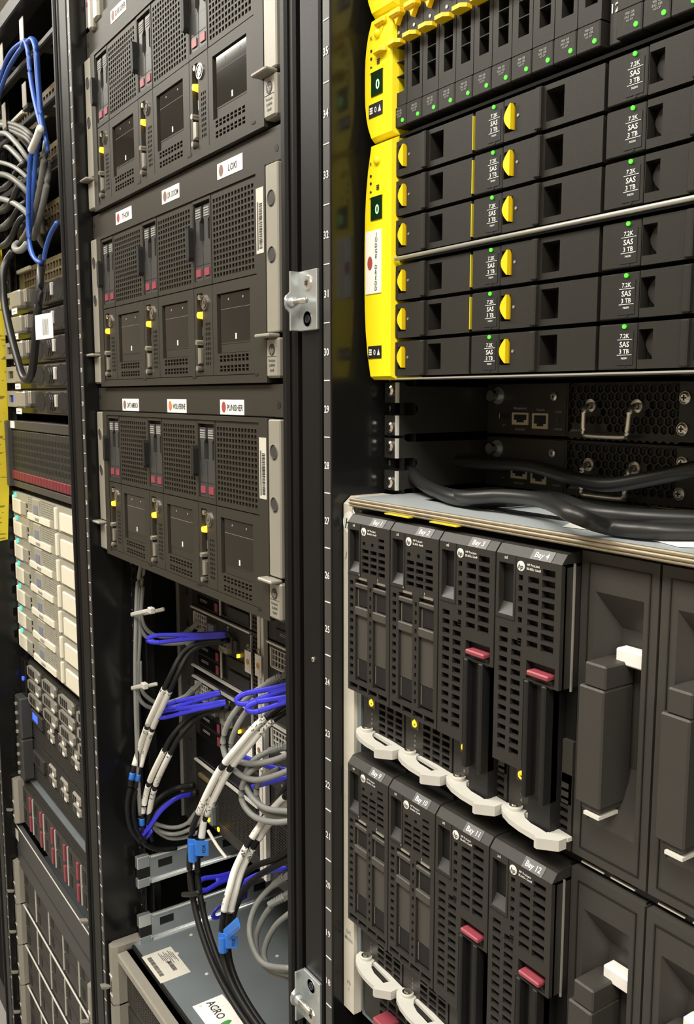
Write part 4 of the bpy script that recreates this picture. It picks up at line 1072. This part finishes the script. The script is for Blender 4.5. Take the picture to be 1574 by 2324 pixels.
sl2 = ((.42, .66, 'sleeve_print'), (.70, .86, 'sleeve_print'), (.885, .92, 'tag_blue'))
dac('shorter sleeved black cable below the first pair, left of its twin', D2, 0, sl2, .06)
dac('shorter sleeved black cable below the first pair, right of its twin', [(q[0], q[1], q[2] + .006) for q in D2], 15, sl2, .06)
D3 = [(690, 1570, .10), (632, 1612, .080), (588, 1645, .060), (545, 1695, .045), (505, 1745, .035), (480, 1790, .028), (457, 1840, .022), (440, 1885, .018), (434, 1940, .015), (436, 2000, .013), (447, 2065, .012), (465, 2130, .012), (492, 2200, .014), (525, 2262, .018), (570, 2330, .022), (640, 2420, .03)]
sl3 = ((.10, .245, 'sleeve_print'), (.265, .40, 'sleeve_print'))
dac('long sleeved black cable swooping down to the upper blue tag, outer', D3, -4, sl3, .05)
dac('long sleeved black cable swooping down to the upper blue tag, inner', [(q[0], q[1], q[2] + .009) for q in D3], 14, sl3, .05)
D4 = [(700, 1760, .10), (632, 1822, .085), (592, 1872, .070), (560, 1920, .055), (534, 1972, .042), (520, 2020, .032), (508, 2070, .026), (503, 2120, .022), (508, 2180, .020), (530, 2240, .022), (572, 2310, .026), (640, 2400, .032)]
sl4 = ((.13, .30, 'sleeve_print'), (.33, .53, 'sleeve_print'))
dac('long sleeved black cable running to the lower blue tag, outer', D4, 0, sl4, .05)
dac('long sleeved black cable running to the lower blue tag, inner', [(q[0], q[1], q[2] + .009) for q in D4], 14, sl4, .05)
dac('short white-sleeved cable end hanging beside the upper blue tag', [(472, 1800, .035), (464, 1850, .030), (457, 1905, .026), (455, 1945, .024)], 0, ((.05, .70, 'sleeve_print'),), .03)
def blue_tag(label, px, py, Y, wpx, hpx, rot=0):
    a = P(px, py, Y=Y); b2 = P(px + wpx, py, Y=Y); c2 = P(px, py + hpx, Y=Y); wd = wpx / FPX * (a - CAM).dot(C_F); hh = (c2 - a).length
    t = thing('cable_tag', label, 'tag', tuple(a), 'blue cable tags', rot=(0, 0, YAW))
    m = MB().prism([(0, 0), (wd * .32, -.0015), (wd * .45, -.0050), (wd, -.0045), (wd, -.0038), (wd * .46, -.0042), (wd * .33, 0), (0, .0012)], 'z', -hh, 0)
    m.tube([(wd * .22, .002, -hh * 1.5), (wd * .22, .002, -hh * .3)], .0052, 12, raw=True)
    m.build('flag', 'tag_blue', t)
    MB().text('FDR', wd * .78, -.0052, -hh * .5, wd * .16, rot=math.pi / 2).build('lettering', 'dark_ink', t)
blue_tag('blue cable tag with dark lettering on the upper swooping cables', 425, 1904, .006, 49, 33)
blue_tag('blue cable tag with dark lettering on the lower swooping cables', 495, 2118, .012, 45, 28)
MB_t = MB().tube([P(510, 2122, Y=.020), P(526, 2108, Y=.018), P(541, 2094, Y=.016)], 0, 6, raw=True, flat=(.0012, .0060)).build('tag_tail', 'tag_blue')
tag(MB_t, 'blue tag tail sticking up behind the lower blue cable tag', 'tag')
t = cable('cable_tie', 'black cable tie with white triangle mark around the upper swooping cables', PP([(416, 2030, .010), (432, 2030, .006), (452, 2026, .008)]), .0030, 'cable_black', None, (), 8, 'cable tie')
# blue pull straps
BS = 'blue pull straps of the cable plugs'
def strap(label, pts, wdt=.0040, thick=.0009, up=(0, 0, 1)):
    return tag(MB().tube(pts, 0, 6, 6, flat=(thick, wdt), up=up).build('pull_strap', 'strap_blue', None, True), label, 'strap', BS)
def strap_loop(label, tip, root, hw, Y0, Y1, wdt=.0030):
    """flat strap with an oval eye at its free end"""
    a = P(*tip, Y=Y0); b2 = P(*root, Y=Y1); d = b2 - a; L = d.length; d.normalize()
    sd = Vector((0, -1, 0)).cross(d).normalized()
    lp = []
    for i in range(13):
        q = -math.pi * .55 + i / 12 * math.pi * 1.1
        lp.append(a + d * (L * .14 * (1 - math.cos(q))) + sd * (hw * math.sin(q)) + Vector((0, -.004 * math.cos(q), 0)))
    pts = [b2 + sd * hw * .35, a + d * L * .55 + sd * hw * .55] + lp[::-1] + [a + d * L * .55 - sd * hw * .55, b2 - sd * hw * .35]
    m = MB().tube(pts, 0, 6, 4, flat=(.0010, wdt), up=sd)
    m.tube([a + d * L * .45, a + d * L * .8, b2], 0, 6, 3, flat=(.0009, hw * .7), up=sd)
    return tag(m.build('pull_strap', 'strap_blue', None, True), label, 'strap', BS)
strap_loop('blue pull strap with oval eye reaching left over the upper grey plugs', (340, 1451), (512, 1440), .0048, .060, .112)
strap_loop('blue pull strap with oval eye pointing left under the middle grey plugs', (358, 1624), (512, 1594), .0042, .060, .112)
strap_loop('blue pull strap lying just above the middle grey plugs', (385, 1602), (500, 1572), .0036, .070, .116)
strap_loop('blue looped pull strap, upper of two before the pull-out tags', (543, 1590), (690, 1548), .0055, .055, .10)
strap_loop('blue looped pull strap, lower of two before the pull-out tags', (568, 1608), (710, 1572), .0050, .055, .10)
strap('small blue strap end sticking out behind the grey cable coils', PP([(546, 1716, .09), (575, 1727, .10), (620, 1740, .11)]))
strap('blue strap end crossing the pale centre strip', PP([(600, 1738, .09), (640, 1745, .10), (690, 1750, .11)]), .0028)
strap('blue strap end below the grey cable coils', PP([(571, 1787, .085), (600, 1778, .09), (650, 1765, .10)]), .0032)
strap('long blue strap sweeping from the tied cable ends up to the plugs', PP([(320, 1898, .060), (338, 1878, .058), (365, 1840, .07), (400, 1812, .09), (434, 1803, .115)]), .0034)
strap('blue strap hooked under the tied cable ends', PP([(316, 1880, .058), (318, 1895, .056), (330, 1902, .056), (345, 1885, .058)]), .0028)
strap_loop('blue looped pull strap above the empty unit behind the swooping cables', (456, 2010), (530, 1985), .0070, .06, .11)
strap_loop('thin blue looped pull strap beside the lower sleeved cables', (490, 2075), (560, 2030), .0080, .06, .11)
strap('blue strap arching above the lower right grey cables', PP([(528, 2040, .07), (545, 2010, .08), (585, 1985, .095), (650, 1970, .11)]), .003)
# grey coils at the right
def gcable(lb, pts, r=.0034, ends=()): cable('network_cable', lb, PP(pts), r, 'cable_grey', GR, ends=ends)
gcable('grey cable coil nearest the white sleeves, wide outer loop', [(650, 1530, .10), (605, 1552, .085), (560, 1585, .068), (522, 1632, .055), (506, 1680, .05), (514, 1722, .05), (540, 1755, .052), (580, 1770, .06), (632, 1758, .07), (690, 1730, .085)], ends=(0,))
gcable('grey cable coil just inside the wide outer loop', [(655, 1555, .10), (610, 1575, .085), (570, 1602, .07), (538, 1648, .058), (524, 1692, .055), (534, 1722, .055), (570, 1733, .06), (632, 1722, .07), (690, 1690, .08)], ends=(0,))
gcable('grey cable loop leaving the second pair of plugs', [(655, 1690, .10), (612, 1705, .085), (580, 1722, .07), (562, 1745, .062), (556, 1775, .06), (572, 1810, .06), (605, 1835, .065), (660, 1842, .075)], ends=(0,))
gcable('grey cable loop hanging lowest before the perforated front', [(600, 1730, .075), (565, 1755, .06), (548, 1790, .055), (552, 1825, .055), (580, 1855, .06), (625, 1866, .065), (680, 1860, .08)])
gcable('grey cable loop partly hidden inside the lowest coil', [(632, 1745, .08), (596, 1765, .07), (582, 1790, .066), (586, 1822, .066), (610, 1848, .07), (660, 1856, .08)])
gcable('grey cable arch beside the post above the steel lid, outer', [(655, 1985, .10), (610, 2018, .085), (578, 2060, .07), (566, 2110, .06), (578, 2160, .056), (605, 2190, .06), (660, 2198, .07)], ends=(0,))
gcable('grey cable arch beside the post above the steel lid, middle', [(655, 2030, .10), (622, 2050, .085), (596, 2085, .075), (580, 2130, .068), (588, 2175, .066), (615, 2206, .07), (660, 2222, .08)], ends=(0,))
gcable('grey cable arch beside the post above the steel lid, innermost', [(660, 2070, .09), (626, 2100, .08), (604, 2140, .072), (600, 2175, .068), (618, 2200, .07), (660, 2212, .075)])
gcable('short grey cable leaving the low plugs by the flange, upper', [(452, 1838, .125), (425, 1868, .11), (395, 1878, .095), (360, 1872, .08), (335, 1858, .07)], .003, ends=(0,))
gcable('short grey cable leaving the low plugs by the flange, lower', [(458, 1858, .125), (430, 1882, .11), (395, 1893, .095), (362, 1886, .08), (338, 1866, .07)], .003, ends=(0,))
gcable('short grey cable sagging below the tied cable ends', [(450, 1888, .12), (420, 1900, .11), (385, 1902, .10), (355, 1885, .085), (338, 1862, .075)], .003)
cable('black_cable', 'ribbed black cable pair end at the flange, upper', PP([(440, 1782, .125), (405, 1788, .11), (370, 1805, .09), (345, 1832, .075), (335, 1870, .066)]), .0045, 'cable_black', 'plain black cables in the left rack')
cable('black_cable', 'ribbed black cable pair end at the flange, lower', PP([(446, 1798, .125), (410, 1806, .11), (378, 1822, .09), (352, 1848, .075), (338, 1880, .066)]), .0045, 'cable_black', 'plain black cables in the left rack')
cable('black_cable', 'black cable bending below the tied ends toward the slide rail', PP([(315, 1900, .062), (335, 1920, .07), (365, 1928, .09), (400, 1925, .12)]), .0036, 'cable_black', 'plain black cables in the left rack')
cable('black_cable', 'thin black cable arching down beside the lower sleeved cables, upper', PP([(700, 1900, .10), (632, 1945, .085), (580, 1965, .075), (550, 1990, .065), (530, 2040, .056)]), .0036, 'cable_black', 'plain black cables in the left rack')
cable('black_cable', 'thin black cable arching down beside the lower sleeved cables, lower', PP([(700, 1925, .10), (632, 1962, .085), (590, 1985, .075), (558, 2015, .065), (535, 2060, .056), (522, 2110, .05)]), .0036, 'cable_black', 'plain black cables in the left rack')
cable('black_cable', 'black cable end running behind the coils to the post', PP([(700, 1680, .12), (640, 1800, .115), (600, 1850, .11), (590, 1900, .11)]), .0034, 'cable_black', 'plain black cables in the left rack')

# ------------------------------------------------------------------ far rack
FX, FY = -1.193, .050
def slim_server(n, label, screen=False):
    t = thing('slim_server', label, 'server', (FX, FY + .002, uz(n)), 'slim dark servers with grey ears')
    H = U - .001
    MB().box(.0190, .4640, .012, .6, 0, H).build('shell', 'black_plastic', t)
    for sd in (0, 1):
        m = (lambda a, b: (a, b)) if sd == 0 else (lambda a, b: (.4826 - b, .4826 - a))
        a, b = m(.004, .076)
        e = MB().plate(a, b, .012, H - .002, -.006, .012, [(a + .014, b - .022, .020, H - .010)]).build('ear', 'beige_grey', t)
        MB().box(a + .014, b - .022, -.003, -.001, .020, H - .010).build('ear_recess', 'dark_grey', e)
        a, b = m(.076, .128)
        if sd == 0: MB().bev(a, b, -.010, .012, .010, H - .002, .004).build('ear_grip', 'ear_grey', t)
        if screen and sd == 0: MB().box(.040, .058, -.0045, -.003, .020, .034).build('ear_screen', 'led_blue', e)
    MB().box(.004, .4780, .004, .012, .001, H - .002).build('bezel', 'gloss_black', t)
    for x in (.136, .148): MB().bev(x, x + .006, -.003, .005, .018, H - .003, .001).build('trim_bar', 'brushed', t)
    MB().bev(.245, .400, -.004, .006, .003, H - .004, .002).build('intake_panel', 'black_plastic', t)
    k = 18
    for x in (.190, .275, .345):
        MB().add([(x + .028 * math.cos(2 * math.pi * i / k), -.0044 if x > .24 else .0036, H / 2 + .017 * math.sin(2 * math.pi * i / k)) for i in range(k)], [list(range(k))]).build('intake', 'slot_black', t)
    for j in range(3): MB().tube([(.275 + j * .012, -.0046, .009), (.285 + j * .012, -.0048, H / 2), (.275 + j * .012, -.0046, H - .010)], .0012, 6, 3).build('intake_rib', 'dark_grey', t)
    MB().bev(.3120, .3190, -.008, 0, .014, .034, .001).build('latch_bar', 'light_edge', t)
    s = MB().box(.085, .120, -.0112, -.0102, -.0005, .0095).build('name_sticker', 'paper', t)
    MB().box(.092, .112, -.0114, -.0112, .003, .0050).build('sticker_print', 'grey_ink', s)
    return t
nb = ['directly above the drive array', 'second above the drive array', 'third above the drive array', 'fourth above the drive array', 'fifth above the drive array, under the cables']
for i in range(5): slim_server(29 + i, 'slim dark server with grey ears, ' + nb[i], i == 0)
# drive array with maroon feet
t = thing('drive_array', 'grey framed drive array with a row of maroon tabs above the white servers', 'drive array', (FX, FY, uz(26) - .006))
H = U * 3 - .008
MB().box(.0190, .4640, .012, .6, 0, H).build('shell', 'dark_grey', t)
MB().bev(0, .0170, -.012, .012, 0, H, .002).build('ear', 'strip_grey', t)
MB().bev(.4656, .4826, -.012, .012, 0, H, .002).build('ear', 'strip_grey', t)
MB().bev(.0170, .4656, -.004, .012, H - .016, H, .001).bev(.0170, .4656, -.004, .012, 0, .012, .001).build('frame_bar', 'strip_grey', t)
MB().box(.020, .047, -.0055, -.004, H - .014, H - .001).build('name_sticker', 'paper', t)
for zz in (.040, .098): MB().prism([(-.020, .010), (-.028, .0), (-.045, -.004), (-.045, -.001), (-.030, .004), (-.024, .014)], 'z', zz, zz + .010).build('pull_ring', 'ear_grey', t)
for k in range(25):
    x = .0185 + k * .01780
    c = MB().bev(x, x + .0168, -.003, .012, .013, H - .018, .001)
    co = c.build('drive_carrier', 'dark_grey', t)
    MB().bev(x + .001, x + .0158, -.006, .0, .015, .031, .001).build('release_tab', 'maroon_dark', co)
    q = MB()
    for j in range(5): q.box(x + .003, x + .0138, -.0034, -.003, .040 + j * .012, .048 + j * .012)
    q.build('carrier_vent', 'slot_black', co)
# white servers
def white_server():
    t = thing('white_server', '', 'server', (0, 0, 0), 'white slim servers')
    H = U - .0012
    MB().box(.0080, .4740, .006, .6, 0, H).build('shell', 'white_server', t)
    vh = grid(.108, .141, .0145, .0425, 5, 7, .66, .5) + grid(.190, .280, .0145, .0425, 12, 7, .66, .5)
    MB().plate(.0, .4826, 0, H, 0, .006, vh).build('front', 'white_server', t)
    MB().box(.11, .29, .005, .006, .01, H - .001).build('front_backing', 'dark_grey', t)
    MB().bev(-.028, -.001, -.012, .004, .016, .036, .002).build('ear_tab', 'white_bright', t)
    MB().bev(.004, .010, -.003, .001, .004, .036, .001).build('ear_bar', 'white_bright', t)
    MB().bev(.0120, .0580, -.003, .001, .0030, .0300, .001).build('cover_block', 'white_bright', t)
    MB().bev(.0620, .0930, -.002, .001, .0040, .0290, .001).build('drive_door', 'white_server', t)
    MB().cyl((.022, 0, .0370), 'y', .0045, -.002, 12).build('power_light', 'led_cyan', t)
    for j in range(2): MB().box(.0970, .1040, -.0005, .0, .008 + j * .012, .016 + j * .012).build('port', 'slot_black', t)
    MB().bev(.1420, .1860, -.002, .001, .0140, .0420, .001).build('badge_plate', 'white_server', t)
    MB().box(.1520, .1780, -.0028, -.002, .0160, .0310).build('badge', 'badge_blue', t)
    MB().bev(.1080, .2450, -.0025, .001, .0008, .0130, .0008).build('name_strip', 'white_bright', t)
    MB().box(.160, .185, -.0030, -.0025, .004, .009).build('strip_print', 'grey_ink', t)
    MB().bev(.2820, .2900, -.004, .001, .003, .040, .001).build('handle_bar', 'white_bright', t)
    MB().bev(.3080, .4200, -.003, .001, .004, .034, .001).build('cover_block', 'white_bright', t)
    return t
pw = white_server()
for i in range(7):
    lb = 'white slim server, ' + ORD[i] + ' below the drive array with maroon tabs'
    loc = (FX, FY - .002, uz(25 - i) - .0155)
    if i == 0: pw.location = loc; pw['label'] = lb
    else: dup(pw, loc, lb)
# server with hexagonal drive grips
t = thing('wide_drive_server', 'dark server with three rows of pale hexagonal drive grips below the white servers', 'server', (FX, FY, uz(17) - .032))
H = U * 2 - .004
MB().box(.0190, .4640, .006, .6, 0, H).build('shell', 'black_plastic', t)
MB().bev(.0, .036, -.004, .010, 0, H, .002).build('ear', 'gloss_black', t)
MB().bev(.4466, .4826, -.004, .010, 0, H, .002).build('ear', 'gloss_black', t)
MB().cyl((.020, -.004, .045), 'y', .0045, -.002, 12).build('power_light', 'led_blue', t)
for r in range(3):
    for c in range(4):
        x = .040 + c * .102; z = .002 + r * .0278
        d = MB().plate(x, x + .098, z, z + .026, .001, .006, []).build('drive_carrier', 'black_plastic', t)
        g = MB().prism([(x + .006, z + .004), (x + .006, z + .019), (x + .020, z + .0245), (x + .055, z + .0245), (x + .078, z + .0245), (x + .086, z + .020), (x + .086, z + .008), (x + .078, z + .002), (x + .016, z + .002)], 'y', -.003, .001).build('grip', 'ear_grey', d)
        q = MB()
        for j in range(4): q.box(x + .018 + j * .011, x + .025 + j * .011, -.0035, -.003, z + .006, z + .020)
        q.box(x + .066, x + .082, -.0104, -.010, z + .005, z + .010) if False else None
        q.build('grip_slots', 'slot_black', d)
        MB().box(x + .066, x + .082, -.0036, -.003, z + .006, z + .010).build('grip_label', 'paper', d)
# two louvred servers
def louvred(z, label, lit):
    t = thing('louvred_server', label, 'server', (FX, FY - .006, z), 'louvred dark servers with clear-grey ears')
    H = U * 2 - .005
    MB().box(.0190, .4640, .024, .6, 0, H).build('shell', 'black_plastic', t)
    for a, b in ((.0, .040), (.4426, .4826)):
        e = MB().bev(a, b, -.012, .012, 0, H, .003).build('ear', 'carrier_grey', t)
        for j in range(4): MB().bev(a + .012, a + .020, -.0155, -.011, .008 + j * .019, .014 + j * .019, .001).build('ear_knob', 'ear_grey', e)
    k = MB()
    for j in range(15): k.box(.042, .4420, .0105, .018, .003 + j * .0055, .0056 + j * .0055)
    k.build('louvre', 'dark_grey', t)['kind'] = 'stuff'
    MB().box(.042, .442, .018, .024, .001, H - .001).build('louvre_backing', 'slot_black', t)
    b = MB().bev(.050, .125, .005, .014, .040, .066, .002).build('control_panel', 'dark_grey', t)
    MB().box(.066, .100, .0044, .005, .048, .062).build('screen', 'led_blue' if lit else 'slot_black', b)
    for c in range(4):
        for r in range(2):
            x = .150 + c * .072; z2 = .036 + r * .020
            g = MB().bev(x, x + .040, .0075, .014, z2, z2 + .017, .003).build('drive_grip', 'ear_grey', t)
            for j in range(2): MB().box(x + .006 + j * .010, x + .012 + j * .010, .0070, .0075, z2 + .004, z2 + .013).build('grip_slot', 'slot_black', g)
            MB().box(x + .026, x + .038, .0069, .0075, z2 + .002, z2 + .007).build('grip_label', 'paper', g)
    return t
louvred(uz(15) - .016, 'louvred dark server with lit blue screen, upper of two', True)
lv = louvred(uz(13) - .012, 'louvred dark server with unlit screen and pale side label, lower of two', False)
MB().box(-.0006, 0, -.008, .004, .040, .078).build('side_label', 'paper', lv)
# eared servers and blank panel below
def drive_front(t, H, cols, rows, tabs):
    MB().box(.0200, .4630, .020, .030, .001, H - .002).build('front', 'black_plastic', t)
    wx = .44 / cols
    for c in range(cols):
        for r in range(rows):
            x = .022 + c * wx; z = .004 + r * (H - .010) / rows; hh = (H - .010) / rows - .003
            d = MB().bev(x, x + wx - .003, .016, .024, z, z + hh, .001).build('drive_carrier', 'dark_grey', t)
            MB().box(x + wx * .12, x + wx * .30, .0155, .016, z + hh * .25, z + hh * .85).build('carrier_slot', 'slot_black', d)
            if tabs: MB().bev(x + wx * .72, x + wx * .84, .013, .017, z + hh * .08, z + hh * .92, .0008).build('release_tab', 'maroon', d)
        MB().box(.022 + (c + 1) * wx - .0022, .022 + (c + 1) * wx - .0010, .0145, .018, .006, H - .010).build('column_edge', 'light_edge', t)
t, H = rack_server('eared_server', 'silver-eared server with maroon drive tabs below the louvred servers', FX, .018, uz(11) - .018, 2, 'silver-eared servers of the far rack', vga=False)
drive_front(t, H, 6, 2, True)
t = thing('blanking_unit', 'plain dark blank panel between silver-eared servers', 'panel', (FX, .022, uz(9) - .020))
MB().bev(.006, .4766, .0, .010, .002, U * 2 - .004, .001).build('plate', 'carrier_grey', t)
MB().box(.0065, .4762, -.001, .0, .036, .0375).build('plate_groove', 'dark_grey', t)
MB().box(.0, .020, -.0008, .0, U * 2 - .034, U * 2 - .014).build('corner_flap', 'paper_grey', t)
MB().box(.004, .4780, -.0006, .0008, U * 2 - .0050, U * 2 - .0036).build('top_edge', 'light_edge', t)
for n, lb in ((7, 'silver-eared server with dark drive bays directly below the blank panel'), (5, 'silver-eared server with dark drive bays, second below the blank panel'), (3, 'silver-eared server with dark drive bays, third below the blank panel'), (1, 'silver-eared server with dark drive bays at the foot of the rack')):
    t, H = rack_server('eared_server', lb, FX, .012, uz(n) - .012, 2, 'silver-eared servers of the far rack', vga=False)
    drive_front(t, H, 5, 2, False)
    MB().box(.0190, .4640, .012, .0145, H - .0008, H + .0008).build('lid_edge', 'light_edge', t)
# yellow printed sheet hanging at the rack's outer edge
v = [P(-40, 560, X=-1.1932), P(4, 560, X=-1.1932), P(10, 700, X=-1.1932), P(19, 960, X=-1.1932), P(21, 1100, X=-1.1932), P(18, 1224, X=-1.1932), P(-40, 1236, X=-1.1932)]
n = len(v)
tag(MB().add([tuple(a) for a in v] + [(a.x - .0006, a.y, a.z) for a in v], [list(range(n)), list(range(n, 2 * n))[::-1]] + [[i, (i + 1) % n, n + (i + 1) % n, n + i] for i in range(n)]).build('printed_sheet', 'yellow_sheet'), 'yellow printed sheet hanging beside the white servers', 'sheet')

# network gear and cables at the top of the far rack
def net_switch(n, label):
    t = thing('port_switch', label, 'switch', (FX, .075, uz(n)), 'port switches of the far rack')
    H = U - .002
    MB().box(.016, .466, .004, .40, 0, H).build('shell', 'dark_grey', t)
    MB().plate(0, .4826, 0, H, 0, .004, grid(.05, .44, .006, .036, 24, 2, .8, .75)).build('port_front', 'pcb_brown', t)
    MB().box(.02, .46, .003, .004, .001, H - .001).build('port_backing', 'slot_black', t)
    MB().bev(.02, .105, -.006, .0, H - .007, H, .001).build('label_bar', 'light_edge', t)
    MB().bev(.30, .385, -.006, .0, H - .007, H, .001).build('label_bar', 'light_edge', t)
    return t
for n, lb in ((34, 'port switch just above the slim dark servers'), (36, 'port switch behind the drooping grey cables'), (38, 'port switch behind the blue cable loops'), (40, 'topmost port switch of the far rack')): net_switch(n, lb)
def finger(px, py0, py1, lb):
    a = P(px, py0, Y=.012); b2 = P(px, py1, Y=.012)
    t = thing('cable_finger', lb, 'cable guide', (a.x, a.y, b2.z), 'pale cable guide fingers')
    h = a.z - b2.z
    MB().bev(-.010, .010, -.001, .001, 0, h, .0008).build('finger', 'ear_grey', t)
    MB().bev(-.012, .012, .0, .06, -.004, .004, .001).build('finger_root', 'powder_black', t)
finger(48, 40, 100, 'pale upright guide finger standing above the blue cable loops')
finger(54, 188, 245, 'grey upright guide finger between the blue loops and grey cables')
finger(2, 100, 160, 'pale guide finger near the rack edge beside the blue plugs')
finger(8, 235, 295, 'dark upright guide finger above the drooping grey cables')
t = thing('cable_manager', 'black horizontal cable manager bars crossing the far rack', 'cable manager', (FX, .02, uz(36)))
for z in (.055, .140, .225): MB().bev(.0, .4826, .0, .012, z, z + .010, .002).build('crossbar', 'powder_black', t)
k = MB()
for i in range(6): MB().box(.34 + i * .022, .354 + i * .022, .030, .032, .250, .268).build('slot_highlight', 'ear_grey', t)
BG2 = 'blue cables of the far rack'
def bc(lb, pts, Y=.0, r=.0033): cable('blue_cable', lb, PP(pts, Y), r, 'cable_blue', BG2)
bc('blue cable arching left from the top toward the rack edge, outer', [(62, 92), (45, 100), (28, 115), (14, 138), (4, 170), (-10, 210)], .005)
bc('blue cable arching left from the top toward the rack edge, inner', [(66, 94), (50, 108), (34, 130), (20, 155), (8, 185), (-6, 225)], .0)
bc('blue cable falling from the top loop, farthest from the post', [(50, 105), (57, 94), (64, 120), (68, 165), (75, 210), (85, 255), (95, 292)], -.002)
bc('blue cable falling from the top loop, between its twins', [(62, 96), (72, 88), (80, 110), (84, 165), (88, 215), (92, 262), (97, 294)], -.004)
bc('blue cable falling from the top loop, nearest the post', [(66, 92), (77, 90), (84, 115), (87, 170), (91, 225), (96, 270), (104, 312), (108, 345)], .004)
bc('blue cable hanging straight below the white sleeve', [(92, 292), (80, 322), (70, 350), (66, 400), (64, 460), (64, 510), (68, 555), (78, 585), (92, 597)], -.004)
bc('blue cable hanging beside the grey drops, second strand', [(88, 318), (82, 350), (78, 400), (73, 450), (70, 500), (66, 540), (70, 572), (84, 594)], .002)
bc('short blue cable end near the post below the grey drops', [(100, 590), (103, 570), (110, 545), (118, 525), (130, 505)], .0)
tag(MB().tube(PP([(92, 290), (84, 312), (74, 335), (71, 342)], -.010), .0052, 10).build('cable_sleeve', 'sleeve_print', None, True), 'white printed sleeve tying the blue cables together', 'cable sleeve')
G2 = 'grey cables of the far rack'
random.seed(3)
gl = ['topmost', 'second', 'third', 'fourth', 'fifth', 'sixth', 'seventh']
for i in range(7):
    y0 = 285 + i * 25 + random.uniform(-9, 9); y1 = random.uniform(-14, 14); dp = random.uniform(0, .02)
    cable('grey_cable', 'drooping grey cable of the far rack, ' + gl[i] + ' of the fan', PP([(-30, y0 + 6, .03), (8, y0 + 2 + y1, .012 + dp), (38, y0 + 20 + y1 * .5, .014 + dp), (66, y0 + 52, .024 + dp), (88, y0 + 88 + y1, .05), (100, y0 + 120, .07)]), random.choice((.0036, .0042, .0048)), random.choice(('cable_dim', 'cable_grey')), G2)
for i in range(3):
    y0 = 280 + i * 9
    cable('grey_cable', 'pale grey cable leading to the white sleeve, ' + gl[i] + ' strand', PP([(5 + i * 8, y0 - 4, .02), (42, y0 + 6, .015), (68, y0 + 24, .012), (86, y0 + 54 + i * 10, .03)]), .0038, 'cable_dim', G2)
for i in range(4):
    y0 = 400 + i * 38
    cable('grey_cable', 'dim grey cable rising from the rack edge behind the fan, ' + gl[i] + ' strand', PP([(-30, y0 + 60, .04), (10, y0 + 25 + i * 5, .03), (40, y0 + 5, .035), (70, y0 + random.uniform(-10, 25), .06)]), .0045, 'cable_dim', G2)
cable('grey_cable', 'long grey drop slanting down behind the blue cable, outer', PP([(106, 320, .015), (98, 380, .01), (88, 440, .008), (76, 490, .008), (60, 530, .01), (50, 545, .02)]), .0048, 'cable_dim', G2)
cable('grey_cable', 'long grey drop slanting down behind the blue cable, inner', PP([(112, 365, .02), (106, 420, .015), (96, 470, .012), (84, 515, .012), (76, 540, .02)]), .0048, 'cable_dim', G2)
cable('grey_cable', 'hooked grey cable end curling by the dark power lead', PP([(62, 552, .006), (50, 566, .0), (38, 568, -.002), (33, 560, .004), (40, 552, .015)]), .0052, 'cable_grey', G2)
for i, (a, b2) in enumerate(((380, 470), (420, 520), (470, 560), (500, 600))):
    cable('black_cable', 'dark cable sagging behind the grey fan, ' + gl[i] + ' of four', PP([(-30, b2 - 40, .03), (15, b2 - 45, .02), (45, a, .025), (80, a - 25, .05)]), .005, 'cable_power', 'dark cables of the far rack')
PWR = [(95, 585, .01), (92, 620, -.005), (88, 680, -.012), (83, 740, -.014), (78, 800, -.014), (72, 845, -.014), (62, 862, -.014), (50, 850, -.014), (35, 800, -.014), (18, 730, -.012), (9, 680, -.01), (6, 630, -.008), (14, 595, .0), (30, 570, .01)]
cable('power_lead', 'dark power lead hanging in a long loop before the slim servers', PP(PWR), .0060, 'cable_power')
a = P(79, 716, Y=-.024); b2 = P(108, 716, Y=-.024); c2 = P(79, 772, Y=-.024)
t = thing('lead_label', 'white paper flag wrapped on the dark power lead', 'label', (a.x, a.y, c2.z)); wd = (b2.x - a.x); hh = a.z - c2.z
MB().prism([(0, 0), (wd, .006), (wd, .0068), (0, .0008)], 'z', 0, hh).build('flag', 'paper', t)
q = MB()
for j in range(5): q.add([(wd * (.45 + j * .07), .006 * (.45 + j * .07) - .0005, hh * .15), (wd * (.48 + j * .07), .006 * (.48 + j * .07) - .0005, hh * .15), (wd * (.48 + j * .07), .006 * (.48 + j * .07) - .0005, hh * .8), (wd * (.45 + j * .07), .006 * (.45 + j * .07) - .0005, hh * .8)], [(0, 1, 2, 3)])
q.build('flag_print', 'grey_ink', t)
